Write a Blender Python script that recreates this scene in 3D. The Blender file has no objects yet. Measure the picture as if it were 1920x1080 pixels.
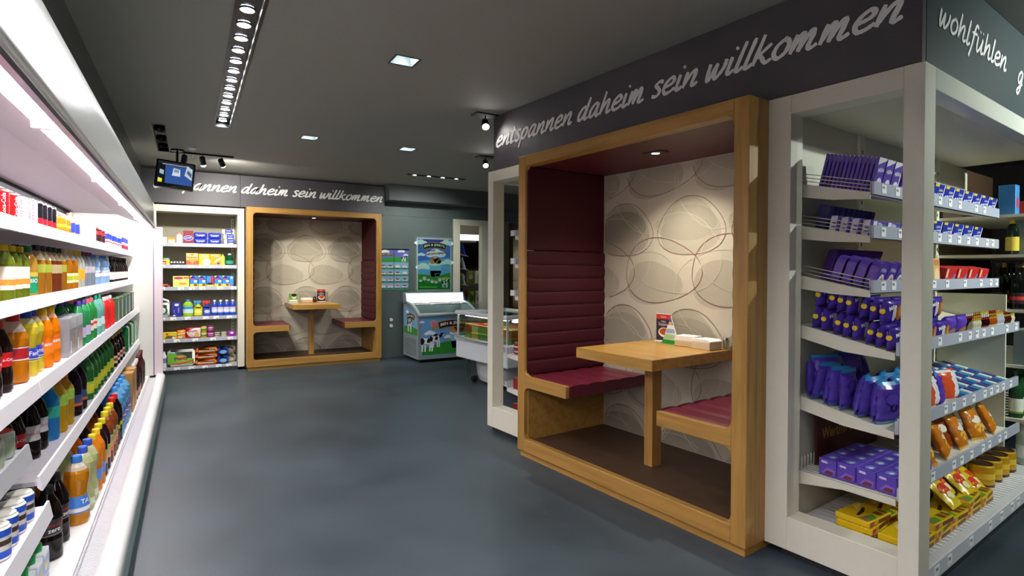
import bpy, math, random
from mathutils import Matrix, Vector
random.seed(7)
scene = bpy.context.scene
COL = scene.collection
PI = math.pi

# ---------------------------------------------------------------- camera, world, exposure
def setup_camera():
    f, cy = 1043.0, 520.0
    pitch, roll, yaw, H = math.radians(-0.75), math.radians(0.25), math.radians(30.1), 1.45
    fw = Vector((math.sin(yaw)*math.cos(pitch), math.cos(yaw)*math.cos(pitch), math.sin(pitch)))
    r0 = Vector((math.cos(yaw), -math.sin(yaw), 0)); u0 = r0.cross(fw)
    r = r0*math.cos(roll) + u0*math.sin(roll); u = -r0*math.sin(roll) + u0*math.cos(roll)
    cd = bpy.data.cameras.new('camera'); cam = bpy.data.objects.new('camera', cd)
    cd.sensor_width = 36; cd.lens = f*36/1920; cd.shift_y = -(540-cy)/1920
    cd.clip_start = 0.05; cd.clip_end = 60
    cam.matrix_world = Matrix(((r.x, u.x, -fw.x, 0), (r.y, u.y, -fw.y, 0), (r.z, u.z, -fw.z, H), (0, 0, 0, 1)))
    COL.objects.link(cam); scene.camera = cam
setup_camera()
w = bpy.data.worlds.new('shop_ambient'); scene.world = w; w.use_nodes = True
w.node_tree.nodes['Background'].inputs[0].default_value = (0.75, 0.85, 1, 1)
w.node_tree.nodes['Background'].inputs[1].default_value = 0.02
vs = scene.view_settings
vs.view_transform = 'Standard'; vs.look = 'None'; vs.gamma = 1; vs.use_curve_mapping = False
vs.exposure = 0.55
STRIP_E, COOLER_E, DOWN_E, SPOT_E, BOOTH_E, HEAD_E = 135, 78, 7, 30, 15, 9

AR = math.radians(5.55)                 # the island unit stands 5.55 degrees off the cooler's line
THR = AR - PI/2                         # things facing the aisle on the island
def RP(t, s, z=0): return Vector((t*math.cos(AR)-s*math.sin(AR), t*math.sin(AR)+s*math.cos(AR), z))
CEIL = 2.815

# ---------------------------------------------------------------- materials
def lin(h):
    h = h.lstrip('#'); out = []
    for i in (0, 2, 4):
        c = int(h[i:i+2], 16)/255
        out.append(c/12.92 if c <= .04045 else ((c+.055)/1.055)**2.4)
    return (*out, 1)
MATS = {}
def mat(hexc, rough=.5, metal=0, emit=0, var=.08, scale=30, spec=.5, coat=0, trans=0, alpha=1, bump=0, stretch=None, key=None):
    k = key or ('m', hexc, rough, metal, emit, var, scale, spec, coat, trans, alpha, bump, stretch)
    if k in MATS: return MATS[k]
    m = bpy.data.materials.new('paint_'+hexc.strip('#')); m.use_nodes = True
    nt = m.node_tree; N = nt.nodes; Lk = nt.links; b = N['Principled BSDF']
    c = lin(hexc)
    b.inputs['Base Color'].default_value = c; b.inputs['Roughness'].default_value = rough
    b.inputs['Metallic'].default_value = metal; b.inputs['Specular IOR Level'].default_value = spec
    b.inputs['Coat Weight'].default_value = coat
    if emit:
        b.inputs['Emission Color'].default_value = c; b.inputs['Emission Strength'].default_value = emit
    elif var or bump:
        tc = N.new('ShaderNodeTexCoord'); nz = N.new('ShaderNodeTexNoise'); nz.inputs['Scale'].default_value = scale
        nz.inputs['Detail'].default_value = 3
        if stretch:
            mp = N.new('ShaderNodeMapping'); mp.inputs['Scale'].default_value = stretch
            Lk.new(tc.outputs['Object'], mp.inputs[0]); Lk.new(mp.outputs[0], nz.inputs[0])
        else: Lk.new(tc.outputs['Object'], nz.inputs[0])
        if var:
            hs = N.new('ShaderNodeMix'); hs.data_type = 'RGBA'
            hs.inputs[6].default_value = tuple(x*(1-var) for x in c[:3])+(1,)
            hs.inputs[7].default_value = tuple(min(1, x*(1+var)) for x in c[:3])+(1,)
            Lk.new(nz.outputs['Fac'], hs.inputs[0]); Lk.new(hs.outputs[2], b.inputs['Base Color'])
        if bump:
            bp = N.new('ShaderNodeBump'); bp.inputs['Strength'].default_value = bump; bp.inputs['Distance'].default_value = .004
            Lk.new(nz.outputs['Fac'], bp.inputs['Height']); Lk.new(bp.outputs[0], b.inputs['Normal'])
    if trans:           # soft light passing through liquid / plastic
        out = N['Material Output']; tr = N.new('ShaderNodeBsdfTranslucent'); mx = N.new('ShaderNodeMixShader')
        tr.inputs[0].default_value = c; mx.inputs[0].default_value = trans
        Lk.new(b.outputs[0], mx.inputs[1]); Lk.new(tr.outputs[0], mx.inputs[2]); Lk.new(mx.outputs[0], out.inputs[0])
    if alpha < 1: b.inputs['Alpha'].default_value = alpha
    MATS[k] = m; return m
def wood(hexc='#ae8340', dark='#8e6629', vert=True, rough=.42, key='w'):
    k = ('wood', hexc, dark, vert, rough)
    if k in MATS: return MATS[k]
    m = bpy.data.materials.new('oak_wood'); m.use_nodes = True
    nt = m.node_tree; N = nt.nodes; Lk = nt.links; b = N['Principled BSDF']
    tc = N.new('ShaderNodeTexCoord'); mp = N.new('ShaderNodeMapping'); mp.inputs['Scale'].default_value = (26, 26, 1.6) if vert else (1.6, 26, 26)
    n1 = N.new('ShaderNodeTexNoise'); n1.inputs['Scale'].default_value = 1; n1.inputs['Detail'].default_value = 5; n1.inputs['Distortion'].default_value = .6
    n2 = N.new('ShaderNodeTexNoise'); n2.inputs['Scale'].default_value = 4; n2.inputs['Detail'].default_value = 4
    cr = N.new('ShaderNodeValToRGB'); cr.color_ramp.elements[0].position = .32; cr.color_ramp.elements[1].position = .7
    cr.color_ramp.elements[0].color = lin(dark); cr.color_ramp.elements[1].color = lin(hexc)
    ad = N.new('ShaderNodeMath'); ad.operation = 'MULTIPLY_ADD'; ad.inputs[1].default_value = .25
    Lk.new(tc.outputs['Object'], mp.inputs[0]); Lk.new(mp.outputs[0], n1.inputs[0]); Lk.new(mp.outputs[0], n2.inputs[0])
    Lk.new(n2.outputs['Fac'], ad.inputs[0]); Lk.new(n1.outputs['Fac'], ad.inputs[2]); Lk.new(ad.outputs[0], cr.inputs[0])
    Lk.new(cr.outputs[0], b.inputs['Base Color']); b.inputs['Roughness'].default_value = rough
    bp = N.new('ShaderNodeBump'); bp.inputs['Strength'].default_value = .08; Lk.new(n1.outputs['Fac'], bp.inputs['Height']); Lk.new(bp.outputs[0], b.inputs['Normal'])
    MATS[k] = m; return m
def glassy(hexc='#e8f4f2', fac=.85):
    k = ('glass', hexc, fac)
    if k in MATS: return MATS[k]
    m = bpy.data.materials.new('clear_pane'); m.use_nodes = True
    nt = m.node_tree; N = nt.nodes; Lk = nt.links; N.remove(N['Principled BSDF'])
    t = N.new('ShaderNodeBsdfTransparent'); g = N.new('ShaderNodeBsdfGlossy'); mx = N.new('ShaderNodeMixShader')
    t.inputs[0].default_value = lin(hexc); g.inputs['Roughness'].default_value = .06; mx.inputs[0].default_value = 1-fac
    Lk.new(t.outputs[0], mx.inputs[1]); Lk.new(g.outputs[0], mx.inputs[2]); Lk.new(mx.outputs[0], N['Material Output'].inputs[0])
    MATS[k] = m; return m
def film(hexc, a):        # translucent printed ink
    k = ('film', hexc, a)
    if k in MATS: return MATS[k]
    m = bpy.data.materials.new('printed_ink'); m.use_nodes = True
    b = m.node_tree.nodes['Principled BSDF']; b.inputs['Base Color'].default_value = lin(hexc); b.inputs['Roughness'].default_value = .7
    b.inputs['Alpha'].default_value = a; MATS[k] = m; return m

WHITE = mat('#dfdcc9', .45, var=.03); WHITE2 = mat('#f0f0ee', .35, var=.02); COOLW = mat('#eeeeea', .3, var=.02, spec=.6)
BLACK = mat('#141416', .3, var=0); DARK = mat('#2a2b2e', .5); CHROME = mat('#c9ccd0', .2, metal=1, var=0)
OAK = wood(); OAKH = wood(vert=False); OAKT = wood('#bb8f45', '#9a7032', vert=False, rough=.28)
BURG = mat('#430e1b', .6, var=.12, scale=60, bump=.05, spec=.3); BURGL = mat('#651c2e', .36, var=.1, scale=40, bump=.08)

# ---------------------------------------------------------------- mesh builder
class MB:
    def __init__(s): s.v = []; s.f = []; s.m = []; s.mats = []; s.sm = []
    def mi(s, m):
        if m not in s.mats: s.mats.append(m)
        return s.mats.index(m)
    def add(s, vs, fs, m, smooth=False):
        o = len(s.v); s.v += [tuple(v) for v in vs]; k = s.mi(m)
        for f in fs: s.f.append([i+o for i in f]); s.m.append(k); s.sm.append(smooth)
        return s
    def box(s, x0, x1, y0, y1, z0, z1, m):
        v = [(x, y, z) for x in (x0, x1) for y in (y0, y1) for z in (z0, z1)]
        return s.add(v, [(0, 1, 3, 2), (4, 6, 7, 5), (0, 4, 5, 1), (2, 3, 7, 6), (0, 2, 6, 4), (1, 5, 7, 3)], m)
    def cbox(s, x0, x1, y0, y1, z0, z1, m, c=.006, smooth=False):
        X = (x0, x1); Y = (y0, y1); Z = (z0, z1); v = []; idx = {}
        for i in (0, 1):
            for j in (0, 1):
                for k in (0, 1):
                    dx, dy, dz = [(c if q == 0 else -c) for q in (i, j, k)]
                    for a, p in enumerate(((X[i], Y[j]+dy, Z[k]+dz), (X[i]+dx, Y[j], Z[k]+dz), (X[i]+dx, Y[j]+dy, Z[k]))):
                        idx[i, j, k, a] = len(v); v.append(p)
        F = []
        for q in (0, 1):
            F.append([idx[q, j, k, 0] for j, k in ((0, 0), (0, 1), (1, 1), (1, 0))][::1 if q == 0 else -1])
            F.append([idx[i, q, k, 1] for i, k in ((0, 0), (1, 0), (1, 1), (0, 1))][::1 if q == 0 else -1])
            F.append([idx[i, j, q, 2] for i, j in ((0, 0), (0, 1), (1, 1), (1, 0))][::1 if q == 0 else -1])
        for p in (0, 1):
            for q in (0, 1):
                F.append([idx[p, q, 0, 0], idx[p, q, 0, 1], idx[p, q, 1, 1], idx[p, q, 1, 0]])
                F.append([idx[p, 0, q, 0], idx[p, 0, q, 2], idx[p, 1, q, 2], idx[p, 1, q, 0]])
                F.append([idx[0, p, q, 1], idx[0, p, q, 2], idx[1, p, q, 2], idx[1, p, q, 1]])
                for r in (0, 1): F.append([idx[p, q, r, a] for a in (0, 1, 2)])
        return s.add(v, F, m, smooth)
    def prism(s, poly, a, b, m, ax='y', smooth=False):      # poly in the other two axes
        def P(u, w, d): return (u, d, w) if ax == 'y' else ((d, u, w) if ax == 'x' else (u, w, d))
        n = len(poly); v = [P(u, w, a) for u, w in poly] + [P(u, w, b) for u, w in poly]
        s.add(v, [[i, (i+1) % n, n+(i+1) % n, n+i] for i in range(n)], m, smooth)
        s.add(v, [list(range(n))[::-1], list(range(n, 2*n))], m)
        return s
    def sheet(s, poly, m, y=0):             # flat print facing -Y
        return s.add([(x, y, z) for x, z in poly], [list(range(len(poly)))], m)
    def lathe(s, prof, m, n=14, c=(0, 0), mats=None, sq=0, smooth=True, sy=1):
        v = []; k = len(prof)
        for r, z in prof:
            for i in range(n):
                a = 2*PI*i/n + (PI/n if sq else 0); ca, sa = math.cos(a), math.sin(a)
                q = 1
                if sq: q = 1/max(abs(ca), abs(sa))**sq
                v.append((c[0]+r*q*ca, c[1]+r*q*sa*sy, z))
        for j in range(k-1):
            s.add([], [], m); kk = mats[j] if mats and mats[j] else m
            o = len(s.v)
            s.add(v[j*n:(j+2)*n], [[i, (i+1) % n, n+(i+1) % n, n+i] for i in range(n)], kk, smooth)
        if prof[0][0] > 1e-5: s.add(v[:n], [list(range(n))[::-1]], mats[0] if mats and mats[0] else m)
        if prof[-1][0] > 1e-5: s.add(v[-n:], [list(range(n))], mats[-1] if mats and mats[-1] else m)
        return s
    def tube(s, pts, r, m, n=6, closed=False):
        pts = [Vector(p) for p in pts]; v = []; k = len(pts)
        for i, p in enumerate(pts):
            a = pts[(i-1) % k] if (closed or i) else p; b = pts[(i+1) % k] if (closed or i < k-1) else p
            d = (b-a).normalized(); up = Vector((0, 0, 1)) if abs(d.z) < .9 else Vector((1, 0, 0))
            x = d.cross(up).normalized(); y = x.cross(d)
            for j in range(n):
                t = 2*PI*j/n; v.append(p+(x*math.cos(t)+y*math.sin(t))*r)
        F = []
        for i in range(k if closed else k-1):
            for j in range(n): F.append([i*n+j, i*n+(j+1) % n, ((i+1) % k)*n+(j+1) % n, ((i+1) % k)*n+j])
        if not closed: F += [list(range(n))[::-1], list(range((k-1)*n, k*n))]
        return s.add(v, F, m, True)
    def rod(s, a, b, r, m): return s.tube([a, b], r, m, 5)
    def pillow(s, w, h, d, m, nx=7, nz=13, crimp=.12, jit=.0, m2=None, seed=0, m3=None):   # bag standing: x w, z h, thickness d, faces -y
        R = random.Random(seed); fr = []; bk = []
        for j in range(nz+1):
            vz = j/nz; e = max(0, min(1, min(vz, 1-vz)/crimp)) ** .6 if crimp else 1
            for i in range(nx+1):
                u = i/nx; b = (4*u*(1-u))**.5 * (e*(.65+.35*4*vz*(1-vz)))
                jx = R.uniform(-jit, jit); th = d/2*b+.001
                wx = w*(1-.06*e*4*vz*(1-vz)*1)
                fr.append(((u-.5)*wx+jx, -th+R.uniform(-jit, jit)*e, vz*h)); bk.append(((u-.5)*wx+jx, th, vz*h))
        F = []; G = []; n = nx+1; o = len(fr); E = []
        for j in range(nz):
            for i in range(nx):
                a = j*n+i; (G if (m2 and j in (0, nz-1)) else (E if m3 and j in (1, nz-2) else F)).append([a, a+1, a+n+1, a+n])
                (G if (m2 and j in (0, nz-1)) else F).append([o+a+1, o+a, o+a+n, o+a+n+1])
            F.append([j*n, j*n+n, o+j*n+n, o+j*n]); F.append([j*n+nx, o+j*n+nx, o+j*n+n+nx, j*n+n+nx])
        F.append(list(range(n)) + [o+i for i in range(n)][::-1]); F.append([o+nz*n+i for i in range(n)]+[nz*n+i for i in range(n)][::-1])
        s.add(fr+bk, F, m, True)
        if G: s.add(fr+bk, G, m2, True)
        if E: s.add(fr+bk, E, m3, True)
        return s
    def xf(s, M):
        s.v = [tuple(M @ Vector(p)) for p in s.v]; return s
    def merge(s, o, M=None):
        off = len(s.v); s.v += [tuple(M @ Vector(p)) if M else p for p in o.v]
        for f, k, q in zip(o.f, o.m, o.sm): s.f.append([i+off for i in f]); s.m.append(s.mi(o.mats[k])); s.sm.append(q)
        return s
    def mesh(s, name):
        me = bpy.data.meshes.new(name); me.from_pydata(s.v, [], s.f)
        for m in s.mats: me.materials.append(m)
        if s.f:
            me.polygons.foreach_set('material_index', s.m); me.polygons.foreach_set('use_smooth', s.sm)
        me.update(); return me
    def build(s, name, parent=None, label=None, kind=None, loc=None, rot=None):
        return obj(name, s.mesh(name), parent, label, kind, loc, rot)
def obj(name, me, parent=None, label=None, kind=None, loc=None, rot=None):
    o = bpy.data.objects.new(name, me); COL.objects.link(o)
    if parent: o.parent = parent
    if label: o['label'] = label
    if kind: o['kind'] = kind
    if loc is not None: o.location = loc
    if rot is not None: o.rotation_euler = rot
    return o
def tag(o, label, cat, group=None):
    o['label'] = label; o['category'] = cat
    if group: o['group'] = group
    return o
def thing(name, label, cat, loc=(0, 0, 0), rz=0, group=None):
    o = bpy.data.objects.new(name, None); o.empty_display_size = .1; COL.objects.link(o)
    o.location = loc; o.rotation_euler = (0, 0, rz); return tag(o, label, cat, group)
def B(*a): return MB().box(*a)
def CB(*a, **k): return MB().cbox(*a, **k)

# ---------------------------------------------------------------- lettering
TXT = {}
def text_mb(s, m, w=None, h=None, bold=0, cx=True):     # flat letters in the XZ plane facing -Y, centred
    k = (s, bold)
    if k not in TXT:
        cu = bpy.data.curves.new('t', 'FONT'); cu.body = s; cu.size = 1; cu.resolution_u = 2; cu.offset = bold
        o = bpy.data.objects.new('t', cu); COL.objects.link(o); bpy.context.view_layer.update()
        me = bpy.data.meshes.new_from_object(o.evaluated_get(bpy.context.evaluated_depsgraph_get()))
        TXT[k] = ([tuple(v.co) for v in me.vertices], [list(p.vertices) for p in me.polygons])
        bpy.data.objects.remove(o); bpy.data.curves.remove(cu); bpy.data.meshes.remove(me)
    V, F = TXT[k]
    x0 = min(v[0] for v in V); x1 = max(v[0] for v in V); y0 = min(v[1] for v in V); y1 = max(v[1] for v in V)
    sx = w/(x1-x0) if w else None; sz = h/(y1-y0) if h else None
    sx = sx or sz; sz = sz or sx
    b = MB(); b.add([((v[0]-(x0+x1)/2)*sx, 0, (v[1]-(y0+y1)/2)*sz) for v in V], F, m); return b
def move(b, x=0, y=0, z=0): b.v = [(p[0]+x, p[1]+y, p[2]+z) for p in b.v]; return b
def arc(b, r):        # arch flat lettering upward
    b.v = [(r*math.sin(p[0]/r), p[1], p[2]*1.0 + r*(math.cos(p[0]/r)-1)) for p in b.v]; return b
def rotp(b, a):
    c, s_ = math.cos(a), math.sin(a); b.v = [(p[0]*c-p[2]*s_, p[1], p[0]*s_+p[2]*c) for p in b.v]; return b
def wrap(b, r, a0=0):     # bend a flat -Y facing print onto a cylinder of radius r
    b.v = [((r-p[1])*math.sin(p[0]/r+a0), -(r-p[1])*math.cos(p[0]/r+a0), p[2]) for p in b.v]; return b
def ell(cx, cz, rx, rz, n=16, a0=0, a1=2*PI):
    full = abs(a1-a0-2*PI) < 1e-6
    return [(cx+rx*math.cos(a0+(a1-a0)*i/(n if full else n-1)), cz+rz*math.sin(a0+(a1-a0)*i/(n if full else n-1))) for i in range(n)]
def rrect(x0, x1, z0, z1, r, n=4):
    P = []
    for cx, cz, a in ((x1-r, z0+r, -PI/2), (x1-r, z1-r, 0), (x0+r, z1-r, PI/2), (x0+r, z0+r, PI)):
        P += [(cx+r*math.cos(a+PI/2*i/n), cz+r*math.sin(a+PI/2*i/n)) for i in range(n+1)]
    return P
GL = {
 'e': (.8, [[(.1, .45), (.5, .58), (.62, .82), (.42, 1.0), (.14, .75), (.05, .35), (.2, .03), (.5, .06), (.75, .25)]]),
 'n': (.92, [[(.12, 1.0), (.05, 0)], [(.06, .15), (.32, .75), (.55, .98), (.62, .75), (.55, .18), (.66, 0), (.86, .16)]]),
 't': (.58, [[(.28, 1.5), (.14, .3), (.24, 0), (.5, .16)], [(0, 1.05), (.52, 1.12)]]),
 's': (.7, [[(.62, .9), (.36, 1.0), (.16, .8), (.36, .55), (.5, .28), (.35, .02), (.03, .1)]]),
 'p': (.82, [[(.17, 1.0), (-.02, -.7)], [(.12, .55), (.36, .95), (.64, .85), (.6, .4), (.36, .05), (.1, .2)]]),
 'a': (.95, [[(.68, .9), (.42, 1.0), (.14, .62), (.1, .18), (.3, .03), (.55, .4), (.7, .97), (.62, .2), (.74, 0), (.92, .14)]]),
 'd': (.98, [[(.66, .9), (.42, 1.0), (.14, .62), (.1, .18), (.3, .03), (.55, .35), (.72, .95)], [(.84, 1.66), (.65, .2), (.76, 0), (.94, .14)]]),
 'h': (.92, [[(.2, 1.66), (.04, 0)], [(.06, .15), (.32, .75), (.54, .95), (.6, .7), (.54, .18), (.66, 0), (.86, .16)]]),
 'i': (.45, [[(.14, 1.0), (.08, .15), (.2, 0), (.4, .18)], [(.24, 1.36), (.3, 1.5)]]),
 'm': (1.2, [[(.12, 1), (.04, 0)], [(.06, .15), (.34, .95), (.42, .75), (.36, 0)], [(.38, .15), (.7, .97), (.82, .78), (.74, .16), (.86, 0), (1.1, .15)]]),
 'w': (1.05, [[(.06, 1), (.06, .15), (.18, 0), (.46, .9)], [(.46, .9), (.44, .15), (.58, 0), (.86, .5), (.9, 1.0)]]),
 'l': (.44, [[(.24, 1.66), (.07, .2), (.2, 0), (.4, .18)]]),
 'k': (.84, [[(.2, 1.66), (.02, 0)], [(.66, 1.0), (.14, .45), (.3, .42), (.58, 0), (.84, .12)]]),
 'o': (.8, [[(.42, 1.0), (.12, .7), (.08, .25), (.3, 0), (.6, .25), (.64, .75), (.4, 1.0), (.5, .97)]]),
 'f': (.66, [[(.72, 1.5), (.52, 1.64), (.36, 1.3), (.2, .2), (-.02, -.7)], [(.06, .98), (.66, 1.05)]]),
 'ü': (.95, [[(.12, 1), (.08, .2), (.24, 0), (.55, .5), (.68, 1.0)], [(.68, 1), (.6, .15), (.72, 0), (.9, .14)], [(.3, 1.34), (.33, 1.44)], [(.62, 1.36), (.65, 1.46)]]),
 'g': (.9, [[(.66, .9), (.42, 1), (.14, .62), (.12, .2), (.34, .08), (.58, .45), (.72, .97), (.5, -.4), (.25, -.8), (.05, -.6), (.4, -.2), (.8, .1)]]),
 ' ': (.42, [])}
def spline(P, n=5):
    if len(P) < 3: return [(P[0][0]+(P[1][0]-P[0][0])*i/3, P[0][1]+(P[1][1]-P[0][1])*i/3) for i in range(4)]
    out = []
    for i in range(len(P)-1):
        p0 = P[max(0, i-1)]; p1 = P[i]; p2 = P[i+1]; p3 = P[min(len(P)-1, i+2)]
        for k in range(n):
            t = k/n
            out.append(tuple(.5*(2*p1[d]+(p2[d]-p0[d])*t+(2*p0[d]-5*p1[d]+4*p2[d]-p3[d])*t*t+(3*p1[d]-p0[d]-3*p2[d]+p3[d])*t**3) for d in (0, 1)))
    return out+[P[-1]]
def script_mb(s, width, xh, m, pen=.25, slant=.36):
    tot = sum(GL[c][0] for c in s); sx = width/tot; b = MB(); x = 0
    for c in s:
        adv, strokes = GL[c]
        for st in strokes:
            pts = [((x+px)*sx+slant*pz*xh, pz*xh) for px, pz in spline(st)]
            n = len(pts); L = []; Rr = []
            for i, p in enumerate(pts):
                a = pts[max(0, i-1)]; q = pts[min(n-1, i+1)]; dx, dz = q[0]-a[0], q[1]-a[1]; l = math.hypot(dx, dz) or 1
                ang = math.atan2(dz, dx); hw = pen*xh*.5*(.8+.45*abs(math.sin(ang-.35)))*(1+.12*random.uniform(-1, 1))
                if i in (0, n-1): hw *= .75
                nx, nz = -dz/l*hw, dx/l*hw; L.append((p[0]+nx, 0, p[1]+nz)); Rr.append((p[0]-nx, 0, p[1]-nz))
            y = -.0004*random.random()
            b.add([(q[0], y, q[2]) for q in L+Rr], [[i, n+i, n+i+1, i+1] for i in range(n-1)], m)
        x += adv
    return b
ORDW = ['zeroth', 'first', 'second', 'third', 'fourth', 'fifth', 'sixth', 'seventh', 'eighth', 'ninth', 'tenth', 'eleventh', 'twelfth', 'thirteenth', 'fourteenth', 'fifteenth', 'sixteenth', 'seventeenth', 'eighteenth', 'nineteenth']
TENS = {2: ('twentieth', 'twenty'), 3: ('thirtieth', 'thirty'), 4: ('fortieth', 'forty'), 5: ('fiftieth', 'fifty')}
def ordi(n):
    if n < 20: return ORDW[n]
    return TENS[n//10][0] if n % 10 == 0 else TENS[n//10][1]+'-'+ORDW[n % 10]

# ---------------------------------------------------------------- prototypes: a body mesh with part meshes
class Proto:
    def __init__(s, name, cat, body, parts=(), desc=''):
        s.name, s.cat, s.desc = name, cat, desc
        s.body = body.mesh(name); s.parts = [(n, b.mesh(n), [(n2, b2.mesh(n2)) for n2, b2 in sub]) for n, b, sub in parts]
        bb = [max(v[i] for v in body.v)-min(v[i] for v in body.v) for i in range(3)]; s.w, s.d, s.h = bb
    def put(s, loc, rz=0, label=None, group=None, rx=0, ry=0, lite=False):
        o = obj(s.name, s.body, loc=loc, rot=(rx, ry, rz)); tag(o, label or s.desc, s.cat, group)
        for n, me, sub in s.parts:
            c = obj(n, me, o)
            if not lite:
                for n2, m2 in sub: obj(n2, m2, c)
        return o
# ================================================================ the setting
def struct(name, b, parent=None, label=None):
    o = b.build(name, parent); o['kind'] = 'structure'
    if label: o['label'] = label
    return o
def floor_mat():
    m = bpy.data.materials.new('slate_vinyl'); m.use_nodes = True
    nt = m.node_tree; N = nt.nodes; Lk = nt.links; b = N['Principled BSDF']
    tc = N.new('ShaderNodeTexCoord')
    n1 = N.new('ShaderNodeTexNoise'); n1.inputs['Scale'].default_value = 160; n1.inputs['Detail'].default_value = 2
    n2 = N.new('ShaderNodeTexNoise'); n2.inputs['Scale'].default_value = 1.3; n2.inputs['Detail'].default_value = 5
    for n in (n1, n2): Lk.new(tc.outputs['Object'], n.inputs[0])
    ad = N.new('ShaderNodeMath'); ad.operation = 'MULTIPLY_ADD'; ad.inputs[1].default_value = .55
    Lk.new(n1.outputs['Fac'], ad.inputs[0]); Lk.new(n2.outputs['Fac'], ad.inputs[2])
    cr = N.new('ShaderNodeValToRGB'); cr.color_ramp.elements[0].position = .5; cr.color_ramp.elements[1].position = 1
    cr.color_ramp.elements[0].color = lin('#2a343a'); cr.color_ramp.elements[1].color = lin('#414e55')
    Lk.new(ad.outputs[0], cr.inputs[0]); Lk.new(cr.outputs[0], b.inputs['Base Color'])
    mr = N.new('ShaderNodeMapRange'); mr.inputs['To Min'].default_value = .36; mr.inputs['To Max'].default_value = .56
    Lk.new(n2.outputs['Fac'], mr.inputs[0]); Lk.new(mr.outputs[0], b.inputs['Roughness'])
    bp = N.new('ShaderNodeBump'); bp.inputs['Strength'].default_value = .12; bp.inputs['Distance'].default_value = .002
    Lk.new(n1.outputs['Fac'], bp.inputs['Height']); Lk.new(bp.outputs[0], b.inputs['Normal'])
    return m
struct('floor', B(-1.3, 9.2, -4.2, 11.7, -.06, 0, floor_mat()), label='dark slate blue vinyl floor')
CEILM = mat('#96968e', .8, var=.05, scale=60, bump=.02)
HOLES = [(.204, .345, -3.6, 6.06), (1.135, 1.305, 3.435, 3.605), (.995, 1.165, 5.985, 6.155), (2.055, 2.225, 5.985, 6.155),
         (1.135, 1.305, .9, 1.07), (1.135, 1.305, -1.6, -1.43), (-.315, -.195, 6.24, 7.66), (2.70, 3.62, 7.60, 7.69)]
def ceiling():
    xs = sorted({-1.3, 9.2, *[h[0] for h in HOLES], *[h[1] for h in HOLES]}); ys = sorted({-4.2, 11.7, *[h[2] for h in HOLES], *[h[3] for h in HOLES]})
    b = MB()
    for i in range(len(xs)-1):
        for j in range(len(ys)-1):
            cx, cy = (xs[i]+xs[i+1])/2, (ys[j]+ys[j+1])/2
            if any(h[0] < cx < h[1] and h[2] < cy < h[3] for h in HOLES): continue
            b.box(xs[i], xs[i+1], ys[j], ys[j+1], CEIL, CEIL+.04, CEILM)
    struct('ceiling', b, label='dark grey flat ceiling with recessed lights')
ceiling()
WALLG = mat('#5a6663', .55, var=.04, scale=8); BANDM = mat('#4d494e', .5, var=.03, scale=10); WALLD = mat('#4a4c4c', .7)
BULKM = mat('#55595a', .7, var=.03)
struct('wall_left', B(-1.25, -1.18, -4.2, 9.8, 0, CEIL, WALLD))
struct('wall_back', B(-1.18, 2.66, 9.72, 9.8, 0, CEIL, WALLD))
struct('wall_front', B(-1.18, 9.1, -4.2, -4.1, 0, CEIL, mat('#77756e', .8)))
struct('wall_right', B(9.1, 9.2, -4.2, 11.7, 0, CEIL, mat('#6c6a64', .8)))
struct('wall_far', B(2.66, 9.1, 11.5, 11.6, 0, CEIL, WALLD))
wg = struct('wall_partition', B(2.655, 3.975, 8.93, 9.05, 0, 2.335, WALLG), label='grey green painted wall behind the ice cream freezer')
struct('wall_partition_upper', B(2.745, 5.6, 8.935, 9.05, 2.338, 2.56, WALLG))
# two round white wall sockets beside the freezer
for z in (.62, .52):
    o = MB().lathe([(.03, 0), (.028, .012), (.02, .014)], WHITE2, 16).xf(Matrix.Rotation(PI/2, 4, 'X')).build('wall_socket', loc=(2.875, 8.93, z))
    tag(o, 'small round white wall socket, the %s of two left of freezer' % ('upper' if z > .6 else 'lower'), 'socket')
struct('wall_bulkhead', B(2.75, 6.0, 8.64, 9.3, 2.56, CEIL-.002, BULKM))
struct('trim_cooler_fascia', B(-.62, -.55, -3.6, 8.83, 2.22, CEIL-.002, mat('#6f7276', .28, metal=.3, var=.05, stretch=(1, .2, 1))), label='grey metallic fascia strip above the cooler')
# ---- lettered bands
LETM = mat('#f4f4ee', .6, var=.15, scale=120)
bb = struct('trim_band_back', MB().box(-.55, .63, 8.84, 8.9, 2.335, 2.785, BANDM).box(.634, 2.735, 8.84, 8.9, 2.335, 2.785, BANDM), label='dark lettered band above the far booth')
script_mb('entspannen daheim sein willkommen', 3.12, .086, LETM).build('lettering', bb, 'white handwritten words entspannen daheim sein willkommen', loc=(-.42, 8.8375, 2.537))
rb = MB().box(0, 3.235, 0, .04, 2.335, CEIL-.002, BANDM).build('trim_band_island', loc=RP(2.765, 4.142), rot=(0, 0, THR)); rb['kind'] = 'structure'; rb['label'] = 'dark lettered band above the near booth'
script_mb('entspannen daheim sein willkommen', 3.13, .086, LETM).build('lettering', rb, 'white handwritten words entspannen daheim sein willkommen', loc=(.035, -.0025, 2.537))
rb2 = MB().box(0, 2.6, 0, .04, 2.335, CEIL-.002, mat('#4b5658', .3, var=.03, scale=10)).build('trim_band_island_end', loc=RP(2.806, .905), rot=(0, 0, AR)); rb2['kind'] = 'structure'; rb2['label'] = 'dark lettered band on the end of the island'
script_mb('wohlfühlen', 1.0, .075, LETM, pen=.22).build('lettering', rb2, 'white handwritten word wohlfühlen', loc=(.13, -.0025, 2.535))
script_mb('g', .11, .075, LETM, pen=.22).build('lettering', rb2, 'white handwritten letter g', loc=(1.34, -.0025, 2.52))
rb3 = MB().box(0, 2.0, 0, .04, 2.335, CEIL-.002, BANDM).build('trim_band_island_far', loc=RP(4.81, 4.142), rot=(0, 0, AR+PI)); rb3['kind'] = 'structure'

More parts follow.
